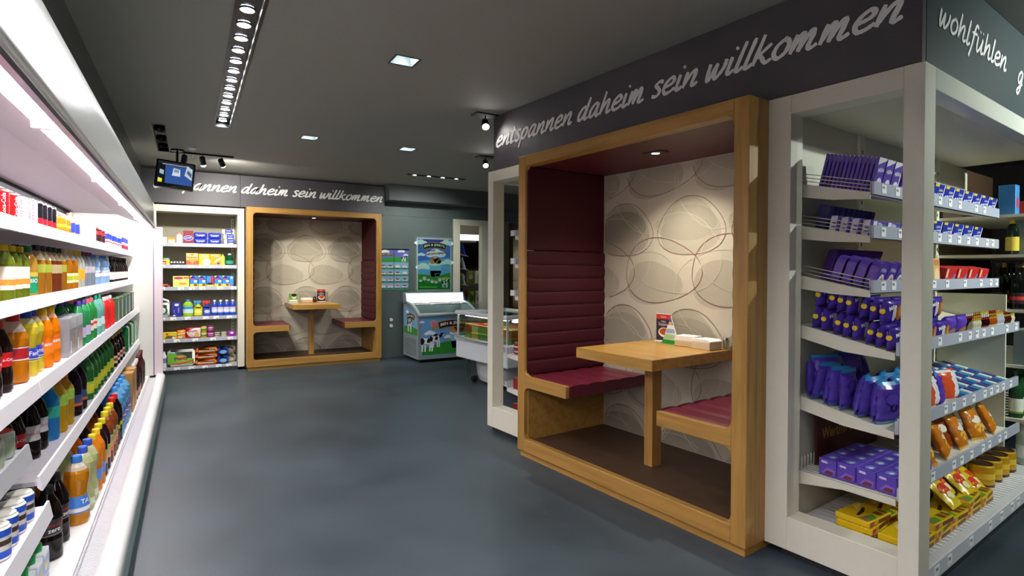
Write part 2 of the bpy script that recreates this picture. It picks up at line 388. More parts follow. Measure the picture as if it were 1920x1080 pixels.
# ================================================================ lights
def emis(hexc, e): return mat(hexc, emit=e, var=0)
def spot(name, parent, loc, rot, power, size, color=(1, .95, .88), blend=.5, rad=.03):
    l = bpy.data.lights.new(name, 'SPOT'); l.energy = power; l.spot_size = math.radians(size); l.spot_blend = blend; l.color = color; l.shadow_soft_size = rad
    o = bpy.data.objects.new(name, l); COL.objects.link(o); o.parent = parent; o.location = loc; o.rotation_euler = rot; return o
# long recessed strip
st = thing('strip_light', 'long black recessed strip light with a row of white spots', 'light', (.2745, 1.23, CEIL))
tr = B(-.0705, .0705, -4.83, 4.83, .045, .06, BLACK).box(-.0705, -.06, -4.83, 4.83, -.004, .05, BLACK).box(.06, .0705, -4.83, 4.83, -.004, .05, BLACK).box(-.0705, .0705, 4.81, 4.83, -.004, .05, BLACK)
tr.build('trough', st)
B(.0705, .078, -4.83, 4.83, -.006, .0, mat('#303436', .4, metal=.5)).build('edge_trim', st)
lens = MB().lathe([(.034, 0), (.03, -.006), (0, -.012)], emis('#fbfaff', STRIP_E), 14).mesh('spot_lens'); ring = MB().lathe([(.042, .001), (.042, -.008), (.035, -.008), (.034, .001)], CHROME, 14).mesh('reflector_ring')
for i in range(43):
    y = 5.93-.216*i-1.23
    g = obj('reflector_ring', ring, st, loc=(0, y, .04)); obj('spot_lens', lens, g)
# square recessed downlights
DL = [((1.22, 3.52), 'nearest the camera, over the aisle'), ((1.08, 6.07), 'farther back, left of the pair'), ((2.14, 6.07), 'farther back, right of the pair'), ((1.22, .985), 'above the camera'), ((1.22, -1.515), 'behind the camera')]
for (x, y), d in DL:
    t = thing('square_downlight', 'square recessed ceiling downlight, ' + d, 'light', (x, y, CEIL), group='square ceiling downlights')
    r = MB(); m = mat('#dfe8ea', .15, metal=.6, var=0); q, p = .075, .04
    for k in range(4):
        a = Matrix.Rotation(k*PI/2, 4, 'Z'); r.add([a @ Vector(v) for v in ((-q, -q, 0), (q, -q, 0), (p, -p, .09), (-p, -p, .09))], [(0, 1, 2, 3)], m)
    r.build('reflector', t)
    f = MB()
    for k in range(4): f.add([Matrix.Rotation(k*PI/2, 4, 'Z') @ Vector(v) for v in ((-.088, -.088, -.003), (.088, -.088, -.003), (.075, -.075, -.003), (-.075, -.075, -.003))], [(0, 1, 2, 3)], DARK)
    f.build('rim', t)
    B(-.04, .04, -.04, .04, .088, .095, emis('#eaf6ff', DOWN_E)).build('lamp_tube', t)
    spot('lamp', t, (0, 0, .05), (0, 0, 0), 16, 130, (.85, .95, 1), .8, .06)
# twin spotlight box on the left
t = thing('recessed_spot_box', 'black recessed box with two unlit round spotlights above the monitor', 'light', (-.255, 6.95, CEIL))
MB().box(-.06, .06, -.71, .71, .07, .08, BLACK).box(-.06, -.054, -.71, .71, -.003, .07, BLACK).box(.054, .06, -.71, .71, -.003, .07, BLACK).box(-.06, .06, -.71, -.70, -.003, .07, BLACK).box(-.06, .06, .70, .71, -.003, .07, BLACK).build('housing', t)
for y in (-.42, .05, .5):
    MB().lathe([(.046, .02), (.05, -.02), (.044, -.025), (.03, .01), (0, .02)], mat('#2a2c30', .15, metal=.8, var=0), 18).build('spot_head', t, loc=(0, y, .03))
# track with three adjustable spots
def head_mesh(e):
    b = MB().lathe([(.012, .06), (.03, .05), (.034, -.03), (.031, -.045), (.028, -.04)], BLACK, 14); return b
t = thing('track_light', 'black ceiling track with adjustable spotlights by the monitor', 'light', (.14, 7.575, CEIL))
B(-.33, .33, -.018, .018, -.022, -.001, BLACK).build('rail', t)
for x, rot in ((-.19, (.3, .1, 0)), (.0, (.35, -.15, 0)), (.2, (.9, -.5, 0))):
    MB().rod((x, 0, -.02), (x, 0, -.06), .006, BLACK).build('stem', t)
    h = head_mesh(0).build('spot_head', t, loc=(x, 0, -.09), rot=rot)
    MB().lathe([(.029, -.041), (.027, -.054), (.016, -.064), (0, -.067)], emis('#fffaf0', SPOT_E*.5), 14).build('spot_lens', h)
    spot('lamp', h, (0, 0, -.075), (0, 0, 0), 60, 158, (1, .97, .9), .9)
o = MB().lathe([(.045, 0), (.045, -.02), (.03, -.032), (0, -.034)], WHITE2, 18).build('smoke_detector', loc=(.03, 7.2, CEIL)); tag(o, 'round white smoke detector on the ceiling near the spotlight track', 'detector')
# slot with four small spots near the far wall
t = thing('slot_light', 'narrow black ceiling slot with four small spots before the far wall', 'light', (3.16, 7.645, CEIL))
MB().box(-.46, .46, -.045, .045, .05, .06, BLACK).box(-.46, .46, -.045, -.04, -.003, .05, BLACK).box(-.46, .46, .04, .045, -.003, .05, BLACK).build('trough', t)
for x in (-.33, -.11, .11, .33):
    h = MB().lathe([(.03, .03), (.034, 0), (.03, -.004), (.026, .004)], mat('#55585c', .3, metal=.8), 12).build('spot_head', t, loc=(x, 0, .012), rot=(.2, 0, 0))
    MB().lathe([(.026, .004), (0, .004)], emis('#fff6ea', SPOT_E*.5), 12).build('spot_lens', h)
    spot('lamp', h, (0, 0, -.01), (.6, 0, 0), 19, 95, (.95, 1, .96), .7)
# two ceiling spots seen at the island's far corner
for (x, y), d in (((2.255, 4.37), 'nearer of two bright spotlights past the island corner'), ((3.09, 5.98), 'farther of two bright spotlights past the island corner')):
    t = thing('ceiling_spot', 'black ceiling spot, ' + d, 'light', (x, y, CEIL))
    B(-.11, .11, -.06, .06, -.012, -.001, BLACK).build('mount_plate', t)
    MB().rod((0, 0, -.01), (0, 0, -.06), .006, BLACK).build('stem', t)
    h = head_mesh(0).build('spot_head', t, loc=(0, 0, -.085), rot=(-.75, .35, 0))
    MB().lathe([(.03, -.041), (0, -.046)], emis('#fff8f4', SPOT_E*3), 14).build('spot_lens', h)
    spot('lamp', h, (0, 0, -.05), (0, 0, 0), 7, 80, (1, .96, .92), .8)
# ceiling spots in the near aisle that light the island's end
for k, (x, y, rz, tilt, pw) in enumerate(((5.1, -.7, .2, 1.22, 250), (3.3, -1.3, 0, 1.1, 30))):
    t = thing('ceiling_spot', 'black ceiling spot over the %s part of the near aisle' % ('right', 'middle')[k], 'light', (x, y, CEIL))
    B(-.11, .11, -.06, .06, -.012, -.001, BLACK).build('mount_plate', t)
    MB().rod((0, 0, -.01), (0, 0, -.06), .006, BLACK).build('stem', t)
    h = head_mesh(0).build('spot_head', t, loc=(0, 0, -.085), rot=(tilt, 0, rz))
    MB().lathe([(.03, -.041), (0, -.046)], emis('#f4fff8', SPOT_E), 14).build('spot_lens', h)
    spot('lamp', h, (0, 0, -.05), (0, 0, 0), pw, 95, (.9, 1, .95), .7)

# ================================================================ booths
def fillet(cx, cz, sx, sz, r, y0, y1, m, n=6):      # concave corner block
    P = [(cx, cz)] + [(cx+sx*r*(1-math.sin(PI/2*i/n)), cz+sz*r*(1-math.cos(PI/2*i/n))) for i in range(n+1)]
    if sx*sz < 0: P = [P[0]]+P[1:][::-1]
    return MB().prism(P, y0, y1, m)
WPM = mat('#c9c1ac', .75, var=.04, scale=50, bump=.03)
def wallpaper_print(x0, x1, z0, z1, parent):
    greys = MB(); red = MB(); pale = MB(); y = -.001
    def clip(P):
        def cut(P, f, g):
            out = []
            for i in range(len(P)):
                a, b = P[i], P[(i+1) % len(P)]; fa, fb = f(a), f(b)
                if fa >= 0: out.append(a)
                if fa*fb < 0: t = fa/(fa-fb); out.append((a[0]+(b[0]-a[0])*t, a[1]+(b[1]-a[1])*t))
            return out
        for f in (lambda p: p[0]-x0, lambda p: x1-p[0], lambda p: p[1]-z0, lambda p: z1-p[1]):
            P = cut(P, f, None)
            if not P: return P
        return P
    def blob(cx, cz, rx, rz, tri, ph, n=44):
        out = []
        for i in range(n):
            a = 2*PI*i/n; r = 1+tri*math.cos(3*a+ph); out.append((cx+rx*r*math.cos(a), cz+rz*r*math.sin(a)))
        return out
    def line(P, w, b, m, yy):
        n = len(P)
        for i in range(n):
            a = P[i]; c = P[(i+1) % n]; mx, mz = (a[0]+c[0])/2, (a[1]+c[1])/2
            if not (x0+.005 < a[0] < x1-.005 and z0+.005 < a[1] < z1-.005 and x0+.005 < c[0] < x1-.005 and z0+.005 < c[1] < z1-.005): continue
            dx, dz = c[0]-a[0], c[1]-a[1]; l = math.hypot(dx, dz); nx, nz = -dz/l*w/2, dx/l*w/2
            b.add([(a[0]-nx, yy, a[1]-nz), (c[0]-nx, yy, c[1]-nz), (c[0]+nx, yy, c[1]+nz), (a[0]+nx, yy, a[1]+nz)], [(0, 1, 2, 3)], m)
    G1 = film('#8f8878', .2); G2 = film('#9c9585', .17); LR = mat('#8a5f58', .7, var=0); LW = mat('#cfc8b4', .7, var=0)
    px, pz = .635, .83; k = 0
    for j in range(-1, 5):
        for i in range(-3, 4):
            cx, cz = i*px-.02, 1.72-(j-0)*pz+.05
            for (dx, dz, rx, rz, tri, ph, g, yy) in ((0, 0, .255, .215, .09, 1.2, G1, -.0008), (-.03, .03, .27, .13, .05, 2.4, G2, -.0012), (.3, -.42, .27, .17, .07, .4, G2, -.001)):
                P = clip(blob(cx+dx, cz+dz, rx, rz, tri, ph))
                if len(P) > 2: greys.sheet(P, g, yy - .0001*(k % 3)); k += 1
            for (BL, w_, m_, yy, nm) in ((blob(cx+.01, cz, .29, .215, .07, 1.5), .005, LR, -.002, 'printed_red_ring'), (blob(cx-.26, cz-.32, .36, .25, .06, .3), .005, LR, -.0021, 'printed_red_ring'), (blob(cx-.12, cz-.2, .40, .30, .05, 2.0), .0035, LW, -.0022, 'printed_pale_ring'), (blob(cx+.22, cz+.33, .33, .34, .06, 4.0), .0035, LW, -.0023, 'printed_pale_ring')):
                rb_ = MB(); line(BL, w_, rb_, m_, yy)
                if rb_.f: rb_.build(nm, parent)
    greys.build('printed_blobs', parent)
def quilt(L, D, T, n, m, ax):         # n rolls across D
    b = MB(); P = []
    for k in range(n):
        for i in range(6):
            u = i/5; P.append(((k+u)*D/n, T*(.9+.1*math.sin(PI*max(.0, min(1, u)))**.4)))
    P = [(0, 0)]+P+[(D, 0)]
    return P
def booth(name, label, loc, rz, lamp=1):
    t = thing(name, label, 'booth', loc, rz); W = .97; I = .885; D = .85
    for sx, nm in ((-1, 'l'), (1, 'r')):
        a, b_ = sorted((sx*I, sx*W))
        CB(a, b_, 0, .09, .048, 2.33, OAK, c=.003).build('stile', t)
        a2, b2 = sorted((sx*.945, sx*(W-.0005)))
        B(a2, b2, .09, D, .048, 2.33, OAK).build('side_panel', t)
        a, b_ = sorted((sx*.40, sx*I)); CB(a, b_, 0, .035, .545, .632, OAKH, c=.003).build('seat_rail', t)
        a, b_ = sorted((sx*.875, sx*.944)); B(a, b_, .036, D, .131, .548, OAKH).build('under_seat_panel', t)
        # cushion: rolls running left-right
        P = quilt(0, .81, .085, 5, BURGL, 'x'); P = [(.037+u, .55+h) for u, h in P]
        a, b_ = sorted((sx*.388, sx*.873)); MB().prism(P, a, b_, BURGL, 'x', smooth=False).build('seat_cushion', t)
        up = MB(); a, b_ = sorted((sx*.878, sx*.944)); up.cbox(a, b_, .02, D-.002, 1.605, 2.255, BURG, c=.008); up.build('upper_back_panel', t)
        n = 9; h = (1.60-.64)/n
        for k in range(n):
            z = .64+k*h; pr = []
            for i in range(7):
                u = i/6; pr.append((sx*(.876-.007*math.sin(PI*u)**.4), z+.002+u*(h-.004)))
            pr = [(sx*.944, z+.001)]+pr+[(sx*.944, z+h-.001)]
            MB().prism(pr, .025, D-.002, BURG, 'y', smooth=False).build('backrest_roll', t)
        for cx, cz, qx, qz in ((sx*I, 2.25, -sx, -1), (sx*I, .632, -sx, 1), (sx*I, .545, -sx, -1), (sx*I, .145, -sx, 1)):
            fillet(cx, cz, qx, qz, .05, .001, .034, OAK).build('corner_block', t)
    CB(-I, I, 0, .09, 2.25, 2.33, OAKH, c=.003).build('top_rail', t)
    CB(-I, I, 0, .05, .048, .145, OAKH, c=.003).build('bottom_rail', t)
    B(-.955, .955, .02, .8, 0, .047, OAKH).build('plinth', t)
    B(-.944, .944, .051, D, .10, .13, mat('#4a3524', .55, var=.3, scale=9, bump=.05)).build('floor_panel', t)
    B(-.944, .944, .091, D, 2.256, 2.30, mat('#571a22', .45, var=.06)).build('ceiling_panel', t)
    wp = B(-.944, .944, 0, .02, .13, 2.256, WPM).build('wallpaper', t, 'cream wallpaper with overlapping grey and red rings', loc=(0, D, 0))
    wallpaper_print(-.87, .87, .132, 2.25, wp)
    # recessed lamp
    l = B(-.075, .075, -.045, .045, 2.250, 2.256, DARK).build('lamp_plate', t, loc=(0.02, .43, 0))
    MB().lathe([(.034, 2.2505), (.03, 2.246), (.028, 2.2495)], CHROME, 16).build('lamp_ring', l)
    MB().lathe([(.027, 2.2485), (0, 2.2475)], emis('#fff3e0', BOOTH_E*4), 16).build('bulb', l)
    spot('lamp', l, (0, 0, 2.243), (0, 0, 0), BOOTH_E*lamp*1.15, 128, (1, .92, .78), .9, .03)
    return t
def table(label, loc, rz, x0, x1, y0, y1, legx, top, spin=0):
    t = thing('booth_table', label, 'table', loc, rz)
    CB(x0, x1, y0, y1, top-.07, top, OAKT, c=.003).build('tabletop', t, rot=(0, 0, spin))
    CB(legx-.035, legx+.035, .352, .447, .1302, top-.07, OAK, c=.003).build('leg', t)
    return t
BR = RP(2.576, 2.54); BB = Vector((1.667, 8.67, 0))
booth('seating_booth', 'large oak framed seating booth with burgundy padding nearest the camera', BR, THR, 3.6)
booth('seating_booth', 'distant oak framed seating booth beneath the far lettered band', BB, 0, 1.5)
table('oak table in the near booth holding a red menu card', BR, THR, -.322, .347, .024, .847, .04, .917)
table('oak table in the distant booth holding a green card', BB, 0, -.345, .335, .024, .847, -.03, .917)
booth('seating_booth', 'third oak booth glimpsed past the white frame at the far right', (7.03, 10.55, 0), 0)

# ================================================================ white shelving frames
def tagm(): return mat('#f4f4f2', .4, var=0)
TAGV = None
class Unit:
    def __init__(s, t, t0, s0, M=None): s.t, s.t0, s.s0 = t, t0, s0
    def p(s, name, b, parent=None, label=None):
        if parent is None: b.v = [(v[0]-s.t0, v[1]-s.s0, v[2]) for v in b.v]
        else: b.v = [(v[0]-s.t0, v[1]-s.s0, v[2]) for v in b.v]
        return b.build(name, parent or s.t, label)
RAILM = mat('#b8bccb', .25, var=.03); TAGW = mat('#fbfbfb', .4, var=0); TAGI = mat('#8a8c94', .5, var=0)
PALE = mat('#cfcbb8', .5, var=.02)
# ---- near confectionery end unit (x = t, y = s)
E1 = thing('confectionery_shelving', 'white framed end shelving full of purple chocolate beside near booth', 'shelving', RP(2.753, .89), AR)
U = Unit(E1, 2.753, .89)
U.p('post', CB(2.753, 2.873, 1.455, 1.572, .045, 2.33, WHITE, c=.002)); U.p('post', CB(2.753, 2.873, .89, .968, .045, 2.33, WHITE, c=.002))
U.p('top_beam', CB(2.7535, 2.872, .968, 1.455, 2.235, 2.3295, WHITE, c=.002)); U.p('sill', CB(2.7535, 2.872, .968, 1.455, .045, .212, WHITE, c=.002))
U.p('end_beam', CB(2.873, 5.35, .89, .97, 2.235, 2.3295, mat('#dfe0d4', .18, var=.02), c=.002)); U.p('soffit', B(2.873, 5.35, .97, 1.50, 2.262, 2.30, PALE))
U.p('plinth', B(2.79, 5.3, .93, 1.5, 0, .07, DARK))
bp = U.p('back_panel', B(2.873, 4.9, 1.50, 1.525, .07, 2.262, PALE))
for tt in (3.63, 4.86):
    u = U.p('slotted_upright', B(tt-.035, tt+.035, 1.485, 1.4995, .1, 2.26, WHITE)); z = .3
    sl = MB()
    while z < 2.2: sl.box(tt-.006, tt+.006, 1.484, 1.4849, z, z+.022, BLACK); z += .05
    U.p('slot_holes', sl, u)['kind'] = 'stuff'
E1S = [(1.15, 1.825, 1.905), (1.15, 1.619, 1.688), (1.147, 1.36, 1.431), (1.04, 1.076, 1.178), (1.04, .715, .806), (1.03, .41, .414)]
def rail_tags(U, sh, y, z, x0, x1, k, axis='x'):
    R = random.Random(k); x = x0+.05
    while x < x1-.08:
        b = MB().box(x, x+.052, y-.0025, y-.0005, z, z+.042, TAGW).box(x+.006, x+.034, y-.003, y-.0026, z+.022, z+.034, TAGI)
        U.p('price_tag', b, sh); x += R.choice((.12, .2, .3, .16))
for k, (sf, zf, zb) in enumerate(E1S):
    x0, x1, sb = 2.905, 4.85, 1.484
    slab = MB().add([(x0, sf, zf-.004), (x1, sf, zf-.004), (x1, sb, zb-.004), (x0, sb, zb-.004), (x0, sf, zf-.016), (x1, sf, zf-.016), (x1, sb, zb-.016), (x0, sb, zb-.016)],
                    [(0, 1, 2, 3), (7, 6, 5, 4), (0, 4, 5, 1), (2, 6, 7, 3), (1, 5, 6, 2), (3, 7, 4, 0)], WHITE)
    sh = U.p('shelf', slab)
    br = MB().prism([(sb, zb), (sf, zf), (sf, zf-.032), ((sf+sb)/2, zf-.03+(zb-zf)*.12), (sb, zb-.07)], x0-.006, x0-.0005, WHITE, 'x'); U.p('side_bracket', br, sh)
    U.p('price_rail', MB().box(x0, x1, sf-.014, sf-.002, zf-.01, zf+.05, RAILM), sh)
    rail_tags(U, sh, sf-.014, zf, x0+.03, x1, k)
    if k < 3:
        g = MB(); z1 = .052
        for q in (.3, .65, 1): g.rod((x0+.003, sb-.005, zb+z1*q), (x0+.003, sf+.005, zf+z1*q), .0022, WHITE)
        for u in (0.01, .99): s_ = sb+(sf-sb)*u; g.rod((x0+.003, s_, zb+(zf-zb)*u), (x0+.003, s_, zb+(zf-zb)*u+z1), .0022, WHITE)
        U.p('wire_guard', g, sh)
    if k == 5:
        g = MB(); n = 22
        for i in range(60): x = x0+.01+i*.0325; g.rod((x, sf, zf+.001), (x, sb, zb+.001), .0025, WHITE2)
        for i in range(26): x = x0+.01+i*.0325; g.rod((x, sb-.004, zb), (x, sb-.004, zb+.06), .0022, WHITE2)
        U.p('wire_floor', g, sh)
sh = U.p('base_shelf', CB(2.878, 5.35, .893, 1.484, .08, .158, mat('#d8dade', .3), c=.004))
g = MB()
for i in range(40): x = 2.9+i*.045; g.rod((x, .93, .161), (x, 1.47, .161), .003, WHITE2)
U.p('wire_floor', g, sh)
rail_tags(U, sh, .893, .1, 2.9, 5.3, 9)
# ---- far end of the island: white frame with shelves turned away
E2 = thing('display_shelving', 'white framed shelving at the far corner of the island', 'shelving', RP(2.753, 4.21), AR)
U = Unit(E2, 2.753, 4.21)
U.p('post', CB(2.753, 2.873, 4.133, 4.214, .045, 2.33, WHITE, c=.002)); U.p('post', CB(2.753, 2.873, 3.513, 3.56, .045, 2.33, WHITE, c=.002))
U.p('top_beam', CB(2.7535, 2.872, 3.56, 4.133, 2.235, 2.3295, WHITE, c=.002)); U.p('sill', CB(2.7535, 2.872, 3.56, 4.133, .045, .225, WHITE, c=.002))
U.p('end_beam', CB(2.873, 4.8, 4.133, 4.214, 2.235, 2.3295, WHITE, c=.002)); U.p('soffit', B(2.873, 4.8, 3.56, 4.133, 2.262, 2.3, PALE))
U.p('plinth', B(2.79, 4.8, 3.56, 4.18, 0, .044, DARK)); U.p('back_panel', B(2.873, 4.8, 3.515, 3.54, .05, 2.262, PALE))
U.p('base_shelf', B(2.873, 4.8, 3.54, 4.2, .06, .15, WHITE2))
E2S = [1.75, 1.5, 1.215, .69, .38]
for k, z in enumerate(E2S):
    sf = 4.0 if k < 3 else 4.12
    sh = U.p('shelf', B(2.91, 4.75, 3.54, sf, z-.014, z, WHITE2)); U.p('price_rail', B(2.91, 4.75, sf+.001, sf+.014, z-.012, z+.055, RAILM), sh)
    U.p('side_bracket', MB().prism([(3.54, z), (sf, z), (sf, z-.03), (3.54, z-.08)], 2.903, 2.909, WHITE, 'x'), sh)
    U.p('price_tag', B(2.905, 2.9095, sf+.016, sf+.075, z+.005, z+.055, TAGW), sh)
    g = MB()
    for i in range(12): g.rod((2.93+.03*i, sf+.001, z), (2.93+.03*i, sf+.001, z+.07), .002, WHITE2)
    U.p('wire_front', g, sh)
# ---- far left shelving beside the distant booth
E3 = thing('household_shelving', 'white shelving of household goods between cooler and distant booth', 'shelving', (.14, 8.85, 0), 0)
U = Unit(E3, .14, 8.85)
U.p('post', CB(.596, .682, 8.85, 8.93, .045, 2.315, WHITE, c=.002)); U.p('post', CB(-.55, -.40, 8.85, 8.93, .045, 2.315, WHITE, c=.002))
U.p('top_beam', CB(-.40, .596, 8.851, 8.93, 2.225, 2.3145, WHITE, c=.002)); U.p('side_panel', B(.596, .62, 8.93, 9.36, .045, 2.3, WHITE)); U.p('side_panel', B(-.45, -.42, 8.93, 9.36, .045, 2.3, WHITE))
U.p('soffit', B(-.42, .596, 8.93, 9.36, 2.24, 2.27, PALE)); U.p('back_panel', B(-.45, .62, 9.36, 9.38, .045, 2.3, mat('#a39d8c', .6, var=.02))); U.p('plinth', B(-.42, .60, 8.92, 9.3, 0, .05, DARK))
u = U.p('slotted_upright', B(.54, .585, 9.345, 9.3595, .1, 2.2, WHITE)); sl = MB(); z = .4
while z < 2.2: sl.box(.558, .567, 9.344, 9.3449, z, z+.02, BLACK); z += .05
U.p('slot_holes', sl, u)['kind'] = 'stuff'
E3S = [1.80, 1.50, 1.195, .78, .475, .085]
for k, z in enumerate(E3S):
    sh = U.p('shelf', B(-.41, .59, 8.955, 9.34, z-.02, z, mat('#b9b7b0', .45)))
    U.p('price_rail', B(-.41, .59, 8.94, 8.954, z-.045, z+.004, RAILM), sh)
    R = random.Random(k+40); x = -.36
    while x < .52: U.p('price_tag', MB().box(x, x+.07, 8.9365, 8.9395, z-.042, z+.0, TAGW).box(x+.035, x+.06, 8.936, 8.9364, z-.036, z-.026, TAGI), sh); x += R.choice((.13, .17, .22))
# ---- magazine frame beside the freezer
E4 = thing('magazine_shelving', 'white frame with magazines and a black screen behind the freezer', 'shelving', (4.32, 8.9, 0), 0)
U = Unit(E4, 4.32, 8.9)
for a, b_ in ((3.985, 4.106), (4.529, 4.672)): U.p('post', CB(a, b_, 8.9, 9.02, .045, 2.335, WHITE, c=.002))
U.p('top_beam', CB(4.106, 4.529, 8.901, 9.02, 2.24, 2.3345, WHITE, c=.002)); U.p('sill', CB(4.106, 4.529, 8.901, 9.02, .045, .22, WHITE, c=.002))
U.p('side_panel', B(4.05, 4.10, 9.02, 9.9, .045, 2.3, PALE)); U.p('plinth', B(4.0, 4.66, 8.93, 9.8, 0, .044, DARK))
U.p('light_box', B(4.15, 5.2, 9.84, 9.9, 2.03, 2.14, emis('#f4f2e6', 1.6)))
for k, z in enumerate((1.75, 1.5, 1.22, .95)):
    U.p('shelf', MB().prism([(4.10, z), (4.34, z-.05), (4.34, z-.062), (4.10, z-.014)], 9.05, 9.8, mat('#8d8f94', .4), 'y'))
struct('wall_magazine_bay', B(4.1, 5.9, 10.3, 10.36, 0, 2.5, mat('#a29c88', .7)))
struct('trim_band_far', B(5.0, 8.2, 10.73, 10.8, 2.335, CEIL-.002, BANDM))
E5 = thing('display_shelving', 'white post of shelving glimpsed beside the third booth', 'shelving', (5.95, 10.72, 0), 0)
U = Unit(E5, 5.95, 10.72)
U.p('post', CB(5.93, 6.05, 10.72, 10.84, .045, 2.33, WHITE, c=.002)); U.p('top_beam', CB(5.2, 5.93, 10.721, 10.84, 2.24, 2.3295, WHITE, c=.002)); U.p('plinth', B(5.2, 6.04, 10.74, 10.84, 0, .044, DARK))
# ================================================================ the open cooler
CX = -.25; CEND = 7.70; CST = -1.6; JOINT = 2.765
C = thing('open_front_cooler', 'long white open front drinks cooler along the left wall', 'cooler', (-.6, 3.0, 0))
U = Unit(C, -.6, 3.0)
PINKW = mat('#efe6ea', .3, var=.02)
def extr(P, a, b, m, smooth=False): return MB().prism([(x, z) for x, z in P], a, b, m, 'y', smooth)
U.p('base', extr([(-1.12, .0), (-.285, .0), (-.285, .06), (-.41, .14), (-1.12, .14)], CST, CEND, mat('#5f6f6e', .5)))
U.p('bumper', extr([(-.335, .225), (-.335, .12), (-.26, .12), (-.252, .135), (-.252, .185), (-.262, .205), (-.285, .222)], CST, CEND+.02, mat('#f2f2f0', .25, var=0), True))
for k in range(4):
    z = .018+k*.027
    U.p('kick_rail', extr([(-.27, z), (-.256+.002*k, z), (-.252, z+.011), (-.256, z+.023), (-.27, z+.023)], CST, CEND, mat('#8fa9a6', .35, metal=.3)))
U.p('deck', B(-1.10, -.415, CST, CEND, .14, .2, COOLW))
gl = U.p('air_grille', extr([(-.414, .15), (-.336, .15), (-.336, .16), (-.414, .16)], CST, CEND, mat('#5c5a60', .5)))
slat = MB(); y = 1.6
while y < CEND: slat.box(-.412, -.338, y, y+.007, .161, .178, mat('#d9d8dc', .35, var=0)); slat.box(-.412, -.404, y, y+.007, .178, .197, mat('#d9d8dc', .35, var=0)); y += .0145
o = U.p('grille_slats', slat, gl); o['kind'] = 'stuff'
U.p('back_panel', B(-1.13, -1.10, CST, CEND, .14, 2.0, mat('#d9cdd2', .4, var=.02)))
# end wall with jamb
U.p('end_panel', B(-1.13, -.36, CEND, CEND+.03, .2, 2.08, mat('#e8e9dd', .35, var=.02)))
U.p('end_jamb', CB(-.358, -.272, CEND-.02, CEND+.03, .205, 1.93, mat('#e6d3d8', .35, var=0), c=.006))
U.p('end_glass_edge', B(-.366, -.358, CEND-.012, CEND, .2, 1.93, mat('#5a4a78', .2)))
# canopy: rounded white hood
hood = [(-.375, 1.936), (-.345, 1.9365), (-.337, 1.938), (-.3345, 1.942), (-.334, 1.95), (-.336, 2.04), (-.336, 2.09)]+[(-.396+.06*math.cos(math.radians(a)), 2.11+.12*math.sin(math.radians(a))) for a in range(0, 91, 9)]+[(-.55, 2.232), (-.70, 2.231), (-.701, 2.10), (-.46, 1.99), (-.40, 1.945)]
U.p('canopy', extr(hood, CST, CEND+.04, mat('#d2d5cc', .28, var=.02, spec=.6), True))
U.p('canopy_lip', B(-.375, -.355, CST, CEND, 1.915, 1.934, mat('#6a5c70', .35)))
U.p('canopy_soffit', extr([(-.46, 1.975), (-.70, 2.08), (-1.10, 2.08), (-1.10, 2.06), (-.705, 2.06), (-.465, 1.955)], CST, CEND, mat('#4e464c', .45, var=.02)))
lampm = emis('#fff5f8', COOLER_E)
for k in range(7):
    y0 = CST+.06+k*1.325
    if y0 < CEND-.2:
        U.p('lamp_tube', MB().tube([(-.43, y0, 1.935), (-.43, min(y0+1.28, CEND-.04), 1.935)], .014, lampm, 8))
        U.p('lamp_bracket', B(-.455, -.405, y0-.03, y0-.002, 1.918, 1.965, WHITE2))
SHELVES = [(-.56, 1.625), (-.56, 1.315), (-.50, .995), (-.50, .625)]
RAILC = mat('#f3f1f4', .3, var=0)
for k, (x, z) in enumerate(SHELVES):
    for (a, b_) in ((CST, JOINT-.006), (JOINT+.006, CEND-.03)):
        if k == 3 and b_ < JOINT: continue
        sh = U.p('shelf', B(-1.08, x-.012, a, b_, z-.018, z, mat('#e4dee2', .35)))
        U.p('price_rail', extr([(x-.012, z-.025), (x, z-.04), (x+.006, z-.038), (x-.004, z+.018), (x-.012, z+.018)], a, b_, RAILC), sh)
        br = MB().prism([(-1.08, z-.02), (x-.02, z-.02), (x-.02, z-.035), (-1.08, z-.09)], b_-.02, b_-.014, mat('#cfc8c4', .4), 'y'); U.p('side_bracket', br, sh)
    # clear low fence on the shelf edge
for z, x in ((.76, -.53), (.53, -.47)):
    sh = U.p('shelf', B(-1.08, x-.012, CST, JOINT-.006, z-.018, z, mat('#e4dee2', .35)))
    U.p('price_rail', extr([(x-.012, z-.03), (x, z-.05), (x+.008, z-.048), (x-.004, z+.018), (x-.012, z+.018)], CST, JOINT-.006, RAILC), sh)
U.p('mid_divider', B(-1.08, -.75, JOINT-.004, JOINT+.004, .2, 1.95, mat('#d9d0d4', .4)))
U.p('fan_housing', B(-1.09, -1.04, 2.5, 2.7, 1.84, 1.93, mat('#8a8088', .3)))

# ================================================================ product prototypes
def can_p(name, desc, R, H, hexb, texts=(), bands=(), cat='can', tophex=None):
    m = mat(hexb, .25, metal=.15, var=.03); al = mat('#d8d8dc', .25, metal=.9, var=0)
    b = MB().lathe([(R*.8, 0), (R*.96, H*.03), (R, H*.06), (R, H*.9), (R*.86, H*.96)], m, 16)
    parts = [('lid', MB().lathe([(R*.87, H*.955), (R*.87, H*.995), (R*.8, H*.995), (R*.78, H*.97)], mat(tophex, .4) if tophex else al, 16), ())]
    for z0, z1, hx in bands: parts.append(('label_band', MB().lathe([(R*1.008, H*z0), (R*1.008, H*z1)], mat(hx, .3, var=.02), 16), ()))
    for s, z, h, hx, rot in texts:
        tb = text_mb(s, mat(hx, .4, var=0), w=(h if rot else min(R*1.9, h*len(s)*.6))*1, h=None) if not rot else text_mb(s, mat(hx, .4, var=0), w=h)
        if rot: rotp(tb, PI/2)
        parts.append(('lettering', wrap(move(tb, 0, -.0006, H*z), R*1.01), ()))
    return Proto(name, cat, b, parts, desc)
